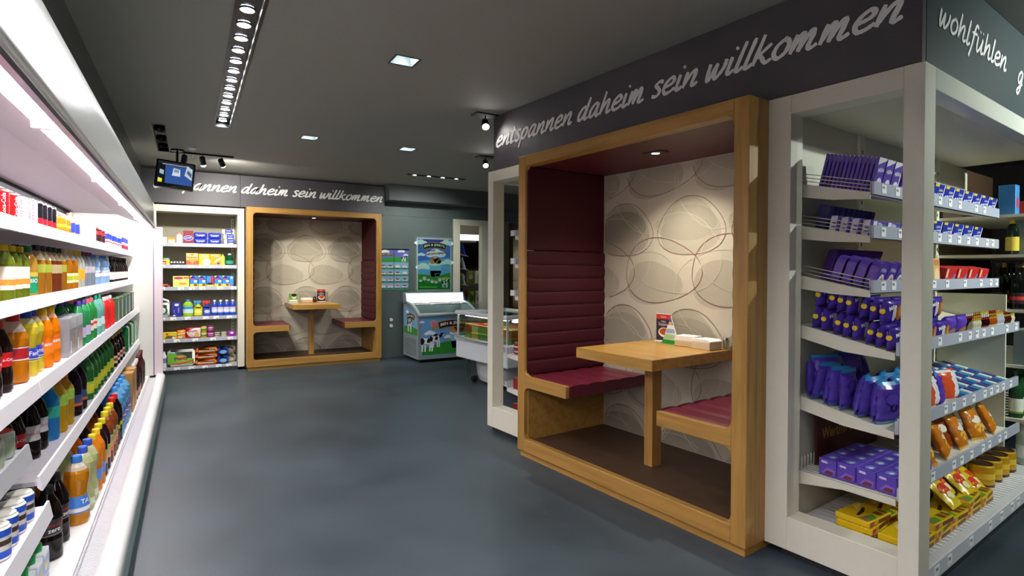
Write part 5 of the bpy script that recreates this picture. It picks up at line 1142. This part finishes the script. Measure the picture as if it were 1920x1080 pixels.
# ---- framed poster
pf = thing('framed_poster', 'framed ice cream poster on the grey wall above the freezer', 'poster', (3.626, 8.928, 1.54))
w, h = .33, .463; al = mat('#c8ccce', .3, metal=.6, var=0)
fr = MB()
for a in (MB().prism(rrect(-w, w, -h, h, .03), -.018, 0, al),): fr.merge(a)
fr.build('frame', pf); MB().prism(rrect(-w+.022, w-.022, -h+.022, h-.022, .015), -.020, -.0185, mat('#f0f0ee', .4)).build('mat_board', pf)
s = MB(); y = -.021; a, c = w-.034, h-.034
s.sheet([(-a, -c), (a, -c), (a, c), (-a, c)], mat('#7ab4e4', .3, var=.05, scale=4), y); s.sheet([(-a, .05), (a, .12), (a, c), (-a, c)], mat('#5a74d0', .3), y-.0002); s.sheet([(-a*.6, .33), (a*.6, .33), (a*.7, c), (-a*.7, c)], mat('#5a48b0', .3), y-.0004)
s.sheet([(-a, -c), (a, -c), (a, -.14), (.05, -.20), (-a, -.16)], mat('#3a9a3a', .4), y-.0004); s.sheet([(-a, -c), (a, -c), (a, -.30), (0, -.33), (-a, -.28)], mat('#2a8232', .4), y-.0006)
for q in ((-.25, .36, .16), (.22, .36, .18), (-.24, .16, .1), (-.2, -.05, .2), (.24, .03, .16), (.02, .17, .26)): cloud(s, *q, y-.0008)
tub(s, .02, -.21, .27, y-.002)
for i in range(8): s.sheet(ell(-.25+i*.07, -.27+.03*math.sin(i*1.3), .03, .03), mat('#e4e8ea', .4), y-.003); s.sheet(ell(-.25+i*.07, -.25+.03*math.sin(i*1.3), .028, .014), mat(('#c8783a', '#f0e0b0', '#a85a3a', '#e8a8a8')[i % 4], .4), y-.0032)
cow(s, .2, -.40, .13, y-.003); s.sheet([(-.27, -.40), (.05, -.40), (.05, -.37), (-.27, -.37)], mat('#6ab84a', .4), y-.0012); s.sheet([(.14, -.25), (.29, -.25), (.27, -.22), (.16, -.22)], mat('#e0c030', .4), y-.004)
pt = s.build('printed_sheet', pf)
t1 = MB(); tt = banner(t1, 0, .33, .42, y-.001); t1.merge(tt); rd = mat('#b83a4a', .4, var=0)
t1.merge(move(rotp(text_mb('Unser', rd, w=.14, bold=.02), .1), -.05, y-.004, .24)); t1.merge(move(rotp(text_mb('Geheimrezept!', rd, w=.38, bold=.02), .1), .02, y-.004, .185))
t1.build('lettering', pt)
MB().prism(rrect(-w+.02, w-.02, -h+.02, h-.02, .015), -.030, -.029, glassy(fac=.96)).build('cover_pane', pf)
# ---- hanging flavour chart
ch = thing('flavour_chart', 'hanging ice cream flavour chart beside the framed poster', 'poster', (2.92, 8.926, 1.45))
B(-.255, .255, -.012, 0, .325, .345, CHROME).build('hanger_bar', ch)
s = MB().box(-.25, .25, -.004, -.001, -.335, .325, mat('#8ab4dc', .4)); y = -.0042
s.sheet([(-.25, .17), (.25, .17), (.25, .325), (-.25, .325)], mat('#6a72c4', .4), y-.0002); s.sheet([(-.25, .12), (.25, .12), (.25, .19), (.05, .21), (-.25, .18)], mat('#3a9a3a', .4), y-.0004)
for q in ((-.15, .29, .1), (.12, .3, .09), (.2, .24, .06)): cloud(s, *q, y-.0006)
for j in range(4):
    s.sheet([(-.25, .0-j*.11), (.25, .0-j*.11), (.25, .03-j*.11), (-.25, .03-j*.11)], mat('#4a9a48', .4), y-.0004)
    for i in range(4):
        x, z = -.185+i*.123, .045-j*.11
        s.sheet(ell(x, z, .042, .028), mat('#e8eaee', .4), y-.001); s.sheet(ell(x, z+.018, .036, .014), mat(('#a8583a', '#f0e0b0', '#d87a6a', '#8a5a34', '#e8c060')[(i*3+j*2) % 5], .4), y-.0012); s.sheet([(x-.03, z-.03), (x+.03, z-.03), (x+.03, z-.012), (x-.03, z-.012)], mat('#4a5a9a', .4), y-.0014)
    s.sheet([(-.003, -.33), (.003, -.33), (.003, .32), (-.003, .32)], mat('#5a7aa0', .4), y-.0016)
cow(s, .17, .13, .09, y-.002)
pt = s.build('printed_sheet', ch); t1 = MB(); t1.merge(banner(t1, -.11, .255, .18, y-.002)); t1.build('lettering', pt)
# ---- ice cream freezer
fz = thing('ice_cream_freezer', 'glass topped ice cream freezer with cows and blue sky print', 'freezer', (3.06, 8.165, 0))
FW = 1.03; GRYF = mat('#8b979c', .4, var=.03); prof = [(0, .05), (0, .70), (.012, .735), (.04, .76), (.18, .83), (.34, .88), (.52, .905), (.70, .905), (.70, .05)]
MB().prism(prof, 0, .035, GRYF, 'x').build('side_wall', fz); MB().prism(prof, FW-.035, FW, GRYF, 'x').build('side_wall', fz)
B(.035, FW-.035, .0, .04, .05, .745, GRYF).build('front_wall', fz); B(.035, FW-.035, .66, .70, .05, .9, GRYF).build('back_wall', fz); B(.035, FW-.035, .04, .66, .05, .42, mat('#c8ccd0', .5)).build('tank', fz)
MB().tube([(.0, .01, .742), (FW, .01, .742)], .028, mat('#9aa5a8', .35), 10).build('front_rim', fz)
for x in (.02, FW-.02): MB().tube([(x, 0, .74), (x, .05, .775), (x, .18, .84), (x, .34, .89), (x, .52, .915), (x, .70, .915)], .024, mat('#9aa5a8', .35), 8).build('side_rim', fz)
B(.05, FW-.05, .05, .65, 0, .05, BLACK).build('base_plinth', fz)
MB().add([(.04, .04, .765), (FW-.04, .04, .765), (FW-.04, .34, .885), (.04, .34, .885)], [(0, 1, 2, 3)], glassy(fac=.88)).build('glass_lid', fz); MB().add([(.04, .33, .882), (FW-.04, .33, .882), (FW-.04, .6, .91), (.04, .6, .91)], [(0, 1, 2, 3)], glassy(fac=.88)).build('glass_lid', fz)
MB().tube([(.04, .335, .888), (FW-.04, .335, .888)], .009, CHROME, 6).build('lid_handle', fz)
hd = MB().prism([(.56, .905), (.52, .93), (.56, 1.06), (.60, 1.075), (.66, 1.075), (.66, .905)], -.02, FW+.0, mat('#8b979c', .4), 'x').build('header', fz)
MB().add([(.0, .519, .932), (FW-.02, .519, .932), (FW-.02, .558, 1.058), (.0, .558, 1.058)], [(0, 1, 2, 3)], emis('#cdeef0', HEAD_E*.2)).build('light_panel', hd)
MB().tube([(.05, .5, .918), (FW-.05, .5, .918)], .01, emis('#fff6ea', HEAD_E), 6).build('lamp_tube', hd)
g = MB(); y = -.0008; x0, x1 = .05, FW-.05
s = g.sheet(rrect(x0, x1, .11, .70, .03), mat('#6aa4dc', .35, var=.06, scale=3), y)
s.sheet([(x0+.02, .115), (x1-.02, .115), (x1-.005, .30), (.7, .33), (.45, .31), (.2, .25), (x0+.005, .22)], mat('#2f8f34', .4), y-.0004); s.sheet([(.4, .30), (.7, .325), (x1-.005, .31), (x1-.005, .34), (.6, .35)], mat('#a8b84a', .4), y-.0003)
for q in ((.19, .45, .13), (.5, .38, .1), (.06, .63, .06), (.85, .45, .12)): cloud(s, *q, y-.0006)
cow(s, .16, .17, .24, y-.001); cow(s, .29, .23, .2, y-.0016); tub(s, .66, .2, .3, y-.001)
s.sheet(ell(.255, .60, .06, .055), mat('#e0a0a8', .4), y-.001); s.sheet(ell(.275, .545, .04, .04), mat('#c8843a', .4), y-.0012); s.sheet(ell(.255, .60, .045, .04), mat('#d8788a', .4), y-.0014)
pt = s.build('printed_front', fz); t1 = MB(); t1.merge(banner(t1, .60, .60, .52, y-.002, r=1.0)); t1.build('lettering', pt)
# left side print and vents
M = Matrix(((0, 1, 0, 0), (-1, 0, 0, .70), (0, 0, 1, 0), (0, 0, 0, 1)))     # print facing -Y turned to face -X
s = MB(); y = 0
s.sheet([(.04, .42), (.66, .42), (.66, .68), (.60, .73), (.42, .80), (.2, .845), (.04, .85)], mat('#7ab0e0', .35), y); s.sheet([(.04, .42), (.66, .42), (.66, .52), (.35, .55), (.04, .52)], mat('#3a943a', .4), y-.0003)
cloud(s, .2, .76, .1, y-.0004); cloud(s, .5, .66, .08, y-.0004); cow(s, .32, .45, .22, y-.0008); t1 = MB(); tt = banner(t1, .36, .71, .36, y-.001); t1.merge(tt)
for b in (s, t1): b.v = [(p[1]-.0008, .70-p[0], p[2]) for p in b.v]
ps = s.build('printed_side', fz); t1.build('lettering', ps)
for i in range(9): B(-.006, -.0002, .09, .60, .10+i*.03, .114+i*.03, mat('#6f7b80', .4)).build('vent_slat', fz)
packs = [pack_p('ice_cream_box', 'x', .12, .08, .05, a, [(('r', .1, .9, .2, .8), b_)], c=.004) for a, b_ in (('#e8e4dc', '#c85a4a'), ('#6a4a34', '#e8d8b0'), ('#d8c8d8', '#5a5aa8'), ('#e8d040', '#c84a30'), ('#c8d8dc', '#4a6a5a'))]
for i in range(7):
    for j in range(4):
        packs[(i*2+j*3) % 5].put((3.06+.11+i*.133, 8.165+.18+j*.135, .4206+.09*0+0), .3*((i+j) % 3-1)*.3, '%s small ice cream box in the freezer, row %s from the front' % (ordi(i+1), ('one', 'two', 'three', 'four')[j]), 'ice cream boxes in the freezer')
        packs[(i*3+j) % 5].put((3.06+.11+i*.133, 8.165+.18+j*.135, .4712+.003*((i+j) % 2)), .1*((i*2+j) % 3-1), '%s upper ice cream box in the freezer, row %s from the front' % (ordi(i+1), ('one', 'two', 'three', 'four')[j]), 'ice cream boxes in the freezer')
# ---- refrigerated counter with sandwiches
dc = thing('refrigerated_counter', 'white refrigerated counter with glass sides and packed salads', 'counter', RP(3.6, 6.26), THR)
DW, DD = 1.15, .8; WT = mat('#dfe6ea', .3, var=.02)
CB(0, DW, 0, DD, .33, .56, WT, c=.012).build('body', dc); MB().prism(rrect(-.015, .045, .555, .60, .018, 3), -.015, DD+.015, WT, 'y').build('bumper_rail', dc)
CB(-.015, DW+.015, -.02, .03, .55, .60, WT, c=.015, smooth=True).build('bumper_rail', dc); CB(-.015, DW+.015, DD-.03, DD+.02, .55, .60, WT, c=.015, smooth=True).build('bumper_rail', dc); CB(DW-.04, DW+.018, .0, DD, .551, .599, WT, c=.015, smooth=True).build('bumper_rail', dc)
for x in (.012, DW-.032):
    for yy in (.012, DD-.032): B(x, x+.02, yy, yy+.02, .60, .89, mat('#c8d0d4', .3, metal=.3)).build('corner_post', dc)
for nm, b in (('glass_pane', B(.035, DW-.035, .018, .022, .60, .88, glassy())), ('glass_pane', B(.035, DW-.035, DD-.022, DD-.018, .60, .88, glassy())), ('glass_pane', B(.018, .022, .035, DD-.035, .60, .88, glassy())), ('glass_pane', B(DW-.022, DW-.018, .035, DD-.035, .60, .88, glassy()))): b.build(nm, dc)
tp = MB()
for a in ((-.01, DW+.01, -.015, .07), (-.01, DW+.01, DD-.07, DD+.015)): tp.cbox(a[0], a[1], a[2], a[3], .88, .93, WT, c=.012)
tp.cbox(-.01, .08, .05, DD-.05, .88, .93, WT, c=.012).cbox(DW-.08, DW+.012, .05, DD-.05, .88, .93, WT, c=.012); tp.build('top_frame', dc)
B(.09, DW-.09, .08, DD-.08, .905, .91, glassy()).build('glass_lid', dc)
MB().tube([(.1, .09, .872), (DW-.1, .09, .872)], .012, emis('#fff2e2', HEAD_E*1.2), 8).build('lamp_tube', dc); MB().tube([(DW+.0, .1, .86), (DW+.0, DD-.1, .86)], .01, emis('#fffdf6', HEAD_E), 8).build('lamp_tube', dc)
MB().lathe([(.30, 0.03), (.33, .1), (.36, .33)], mat('#cfd2d0', .4), 20, sq=.5, sy=.75).build('pedestal', dc, loc=(.42, .45, 0))
MB().lathe([(.035, 0), (.045, .03), (.035, .06)], BLACK, 10).xf(Matrix.Rotation(PI/2, 4, 'X')).build('castor', dc, loc=(.12, .24, .04)); MB().lathe([(.035, 0), (.045, .03), (.035, .06)], BLACK, 10).xf(Matrix.Rotation(PI/2, 4, 'X')).build('castor', dc, loc=(.72, .24, .04))
cb = MB().tube([(.14, .12, .33), (.11, .11, .2), (.12, .11, .1), (.15, .11, .08), (.17, .11, .12), (.16, .12, .2), (.15, .12, .33)], .006, BLACK, 6); cb.build('hanging_cable', dc)
sal = [('#7a9a3a', '#c83a2a', 'green salad box with red lid'), ('#d8a83a', '#e8d86a', 'yellow sandwich box'), ('#4a8a3a', '#8ab84a', 'leafy green salad box'), ('#b8602a', '#e0b060', 'orange wrap box'), ('#c8c080', '#d86a3a', 'cream sandwich box')]
n = 0
for i in range(6):
    for j in range(3):
        for l in range(2):
            n += 1; a, b_, d = sal[(i+2*j+3*l) % 5]
            bx = MB().prism([(-.07, 0), (.07, 0), (.08, .085), (-.08, .085)], -.07, .07, mat(a, .35, var=.5, scale=40), 'y')
            li = MB().cbox(-.083, .083, -.075, .075, .085, .1, mat(b_, .3, var=.4, scale=35), c=.006)
            key = ('salad', (i+2*j+3*l) % 5)
            if key not in MATS: MATS[key] = Proto('salad_box', 'box', bx, [('lid', li, ())])
            c_ = dc.matrix_world
            lp = Vector((.13+i*.175, .17+j*.19, 0)); wv = RP(3.6+lp.y, 6.26-lp.x, .5612+l*.1012)
            MATS[key].put(wv, THR+.1*((i+j) % 3-1), '%s, %s layer, %s from far end, row %s from glass' % (d, ('lower', 'upper')[l], ordi(i+1), ('one', 'two', 'three')[j]), 'packed food in the refrigerated counter')
# ---- magazines, screen and bottles seen through the white frame
tv = thing('flat_screen', 'black wall screen seen through the white magazine frame', 'screen', (4.93, 10.24, 1.83))
CB(-.5, .5, -.05, 0, -.34, .33, BLACK, c=.008).build('casing', tv); B(-.47, .47, -.0525, -.0502, -.28, .30, mat('#07080a', .12, var=0)).build('display_glass', tv); B(-.04, .04, -.0525, -.051, -.315, -.305, CHROME).build('maker_badge', tv); B(-.12, .12, 0, .055, -.12, .12, DARK).build('wall_bracket', tv)
mg = [('#2a4ac0', '#e8e8f0'), ('#c83a4a', '#f0e0d0'), ('#e8e4dc', '#3a3a3a'), ('#2a2a30', '#c8b060'), ('#d8d0c0', '#8a3a2a'), ('#4a7a8a', '#e8e4d8')]
n = 0
for k, z in enumerate((1.75, 1.5, 1.22, .95)):
    for i in range(5):
        n += 1; a, b_ = mg[(k*2+i) % 6]
        key = ('mag', (k*2+i) % 6)
        if key not in MATS: MATS[key] = pack_p('magazine', 'x', .13, .006, .22, a, [(('r', .1, .9, .75, .92), b_), (('e', .5, .4, .3, .22), b_)], c=.001, cat='magazine')
        MATS[key].put((4.29-.012*(i % 2), 9.12+i*.14, z-.038), PI/2, '%s magazine from the front on %s rack shelf' % (ordi(i+1), ('the top', 'the second', 'the third', 'the lowest')[k]), 'magazines in the rack', rx=-.32)
st = thing('goods_stand', 'low white stand of bags and bottles under the black screen', 'stand', (4.8, 9.95, 0))
B(-.35, .5, 0, .28, 0, .75, PALE).build('cabinet', st); B(-.35, .5, -.01, .28, .75, .77, WHITE).build('top_board', st); B(-.35, .5, .02, .28, 1.16, 1.18, mat('#9a9484', .5)).build('upper_board', st); B(.48, .5, .02, .28, .77, 1.16, PALE).build('side_board', st); B(-.35, -.33, .02, .28, .77, 1.16, PALE).build('side_board', st)
for i, (a, b_, wd) in enumerate((('#6a3a8a', '#e8e0e8', 'violet'), ('#d83a2a', '#c8e03a', 'red and lime'), ('#c8e03a', '#3a8a3a', 'lime'), ('#d8d8d4', '#8a8a8a', 'white'))):
    bag_p('snack_bag', 'x', .15, .07, .26, a, None, [(('e', .5, .4, .35, .25), b_)], seed=70+i).put((4.55+i*.17, 10.08, .7706), 0, '%s snack bag on the stand under the screen' % wd)
    bag_p('poster_roll', 'x', .14, .05, .26, ('#3a4a2a', '#2a2a30', '#9aa03a', '#e8e4d0')[i], None, [(('e', .5, .5, .3, .2), '#d8d4c0')], seed=80+i, cat='package').put((4.55+i*.17, 10.1, 1.1806), 0, '%s upright package on the board under the screen' % ('dark green', 'black', 'olive', 'cream')[i])
bottle_p('sauce_bottle', 'x', .035, .28, '#a8301c', '#f4f0ec', (.2, .5, '#e0b060'), 'straight', 1, None).put((4.47, 10.02, 1.1806), 0, 'red bottle with a white cap on the board under the screen')
# ---- surveillance monitor
mo = thing('surveillance_monitor', 'black monitor hung from the ceiling showing the shop floor', 'monitor', (-.138, 7.38, 2.51))
mp = Matrix.Rotation(math.radians(-4.5), 4, 'Y')
def bm(b): return b.xf(Matrix.Rotation(.09, 4, 'Y') @ Matrix.Rotation(-.16, 4, 'X'))
bm(CB(-.19, .19, -.025, .03, -.165, .155, BLACK, c=.008)).build('casing', mo)
s = MB(); y = -.0256
def screen(hx, e):
    m = mat(hx, emit=e, var=0, rough=.5, spec=.2, key=('screen', hx, e)); m.node_tree.nodes['Principled BSDF'].inputs['Base Color'].default_value = (.01, .01, .012, 1); return m
def E_(P, hx, e, k): s.sheet(P, screen(hx, e*.9), y-.0002*k)
E_([(-.17, -.115), (.17, -.115), (.17, .135), (-.17, .135)], '#3a62b0', .55, 0); E_([(-.17, .09), (.17, .09), (.17, .135), (-.17, .135)], '#30343c', .5, 1)
E_([(-.17, -.115), (-.09, -.115), (-.1, .09), (-.17, .12)], '#15171c', .6, 2); E_([(-.03, -.02), (.05, -.02), (.045, .06), (-.02, .07)], '#c8d4e0', .8, 2); E_([(-.015, .02), (.035, .02), (.035, .055), (-.01, .06)], '#8a98a8', .7, 3)
E_([(.09, .0), (.165, -.05), (.165, .08), (.11, .12)], '#b8c4d4', .8, 2); E_([(.11, .03), (.16, -.02), (.16, .03), (.12, .07)], '#5a6474', .7, 3); E_([(-.16, -.11), (-.12, -.11), (-.12, -.07), (-.16, -.06)], '#d8d83a', .9, 3); E_([(-.15, -.01), (-.11, -.02), (-.11, .03), (-.15, .04)], '#a8bccc', .7, 3); E_([(-.13, .1), (.12, .1), (.12, .108), (-.13, .108)], '#c8d0d8', .6, 3)
bm(s).build('display', mo); MB().rod((.02, .06, .1), (.02, .1, CEIL-2.51-.001), .014, BLACK).build('ceiling_arm', mo); MB().lathe([(.07, .287), (.07, .304)], BLACK, 16, c=(.02, .1)).build('ceiling_plate', mo); bm(B(-.03, .03, -.027, -.025, -.15, -.145, CHROME)).build('maker_badge', mo)
# ================================================================ on the tables
def on_table(base, rz, x, y, z): return base+Matrix.Rotation(rz, 3, 'Z') @ Vector((x, y, 0))+Vector((0, 0, z))
def card(name, label, cat, loc, rz, w, h, fill):
    t = thing(name, label, cat, loc, rz); B(-w/2, w/2, -.003, .003, .004, h, mat('#e8eaea', .2)).build('panel', t); B(-w/2, w/2, -.03, .03, 0, .004, mat('#d8dcdc', .15)).build('foot', t)
    s = MB(); fill(s); s.build('printed_sheet', t); return t
def menu(s):
    y = -.0034; s.sheet([(-.066, .008), (.066, .008), (.066, .205), (-.066, .205)], mat('#3a2a30', .3), y); s.sheet([(-.066, .168), (.066, .168), (.066, .205), (-.066, .205)], mat('#c83a2c', .3), y-.0003)
    s.sheet(ell(.005, .07, .052, .036, 18), mat('#efe8dc', .3), y-.0006); s.sheet(ell(.007, .075, .042, .026, 18), mat('#b8501c', .3, var=.4, scale=90), y-.0009)
    for tx, w, z, hx in (('Unser', .05, .187, '#f0d8c8'), ('Suppen', .09, .128, '#e8e0dc'), ('neu', .04, .15, '#e8e0dc')): s.merge(move(text_mb(tx, mat(hx, .4, var=0), w=w), 0, y-.0014, z))
TZ = .9172
card('menu_card', 'upright dark red menu card with a soup bowl on the near table', 'card', on_table(BR, THR, -.19, .79, TZ), THR+.05, .135, .21, menu)
def tent(label, loc, rz):
    t = thing('triangle_card', label, 'card', loc, rz); sl = .03
    MB().prism([(-.085, 0), (.085, 0), (.0, .2)], -.003, .003, mat('#eef0f2', .4), 'y').build('panel', t)
    s = MB(); y = -.0036
    s.sheet([(-.026, .138), (.026, .138), (0, .2)], mat('#6a5ac0', .4), y); s.sheet([(-.085, 0), (.085, 0), (.073, .028), (-.073, .028)], mat('#2a8a3a', .4), y); s.sheet([(-.073, .028), (.073, .028), (.055, .07), (-.055, .07)], mat('#a8c890', .4), y); s.sheet(ell(0, .148, .016, .013), mat('#e8c030', .4), y-.0004); s.sheet([(-.045, .08), (.045, .08), (.036, .11), (-.036, .11)], mat('#9ab0c8', .4), y)
    s.build('printed_sheet', t); B(-.08, .08, -.02, .06, 0, .004, mat('#2a8a3a', .4)).build('foot', t); return t
tent('triangular green and violet table card on the near table', on_table(BR, THR, -.07, .72, TZ), THR-.1)
def napkins(label, loc, rz):
    t = thing('napkin_box', label, 'box', loc, rz); CB(-.075, .075, -.06, .06, 0, .042, mat('#cdb48a', .5), c=.004).build('tray', t)
    MB().prism([(-.078, .043), (.078, .043), (.07, .075), (-.07, .075)], -.058, .058, mat('#f2f0ea', .6), 'y').build('napkin_stack', t); return t
napkins('white napkin box on the near table, left of the longer one', on_table(BR, THR, .075, .73, TZ), THR+.15)
t = thing('ticket_box', 'long white box with a beige edge on the near table', 'box', on_table(BR, THR, .235, .71, TZ), THR-.05)
CB(-.075, .075, -.06, .07, 0, .05, mat('#d2bf9c', .5), c=.003).build('tray', t); MB().prism([(-.076, .05), (.076, .05), (.076, .058), (.05, .07), (-.06, .07), (-.076, .06)], -.06, .07, mat('#f4f2ec', .6), 'y').build('paper_stack', t)
sh = MB().lathe([(.02, 0), (.022, .02), (.022, .06), (.018, .062)], glassy('#d8dcd8', .7), 14).lathe([(.019, .062), (.02, .078), (.012, .084)], CHROME, 14).build('salt_shaker', loc=on_table(BR, THR, .32, .81, TZ)); tag(sh, 'small glass salt shaker with a metal lid on the near table', 'shaker')
# distant table
TZB = .9172
def gcard(s):
    y = -.0034; s.sheet([(-.07, .008), (.07, .008), (.07, .15), (-.07, .15)], mat('#7aa04a', .4), y); s.sheet(ell(.01, .1, .035, .04), mat('#e0d8c8', .4), y-.0003); s.sheet(ell(.01, .12, .04, .025), mat('#2a2620', .4), y-.0006); s.sheet([(-.06, .02), (.06, .02), (.06, .05), (-.06, .05)], mat('#e4e8dc', .4), y-.0006)
card('photo_card', 'upright green photo card on the distant table', 'card', on_table(BB, 0, -.25, .66, TZB), 0, .145, .155, gcard)
card('menu_card', 'small red and black menu card on the distant table', 'card', on_table(BB, 0, .2, .79, TZB), 0, .135, .21, menu)
napkins('white paper stack box on the distant table', on_table(BB, 0, -.05, .66, TZB), .1)
o = MB().lathe([(.028, 0), (.03, .05), (.022, .07)], mat('#5a1c18', .15), 14).lathe([(.023, .07), (.023, .085), (.02, .088)], BLACK, 14).build('sauce_jar', loc=on_table(BB, 0, .09, .74, TZB)); tag(o, 'small dark red jar on the distant table', 'jar')
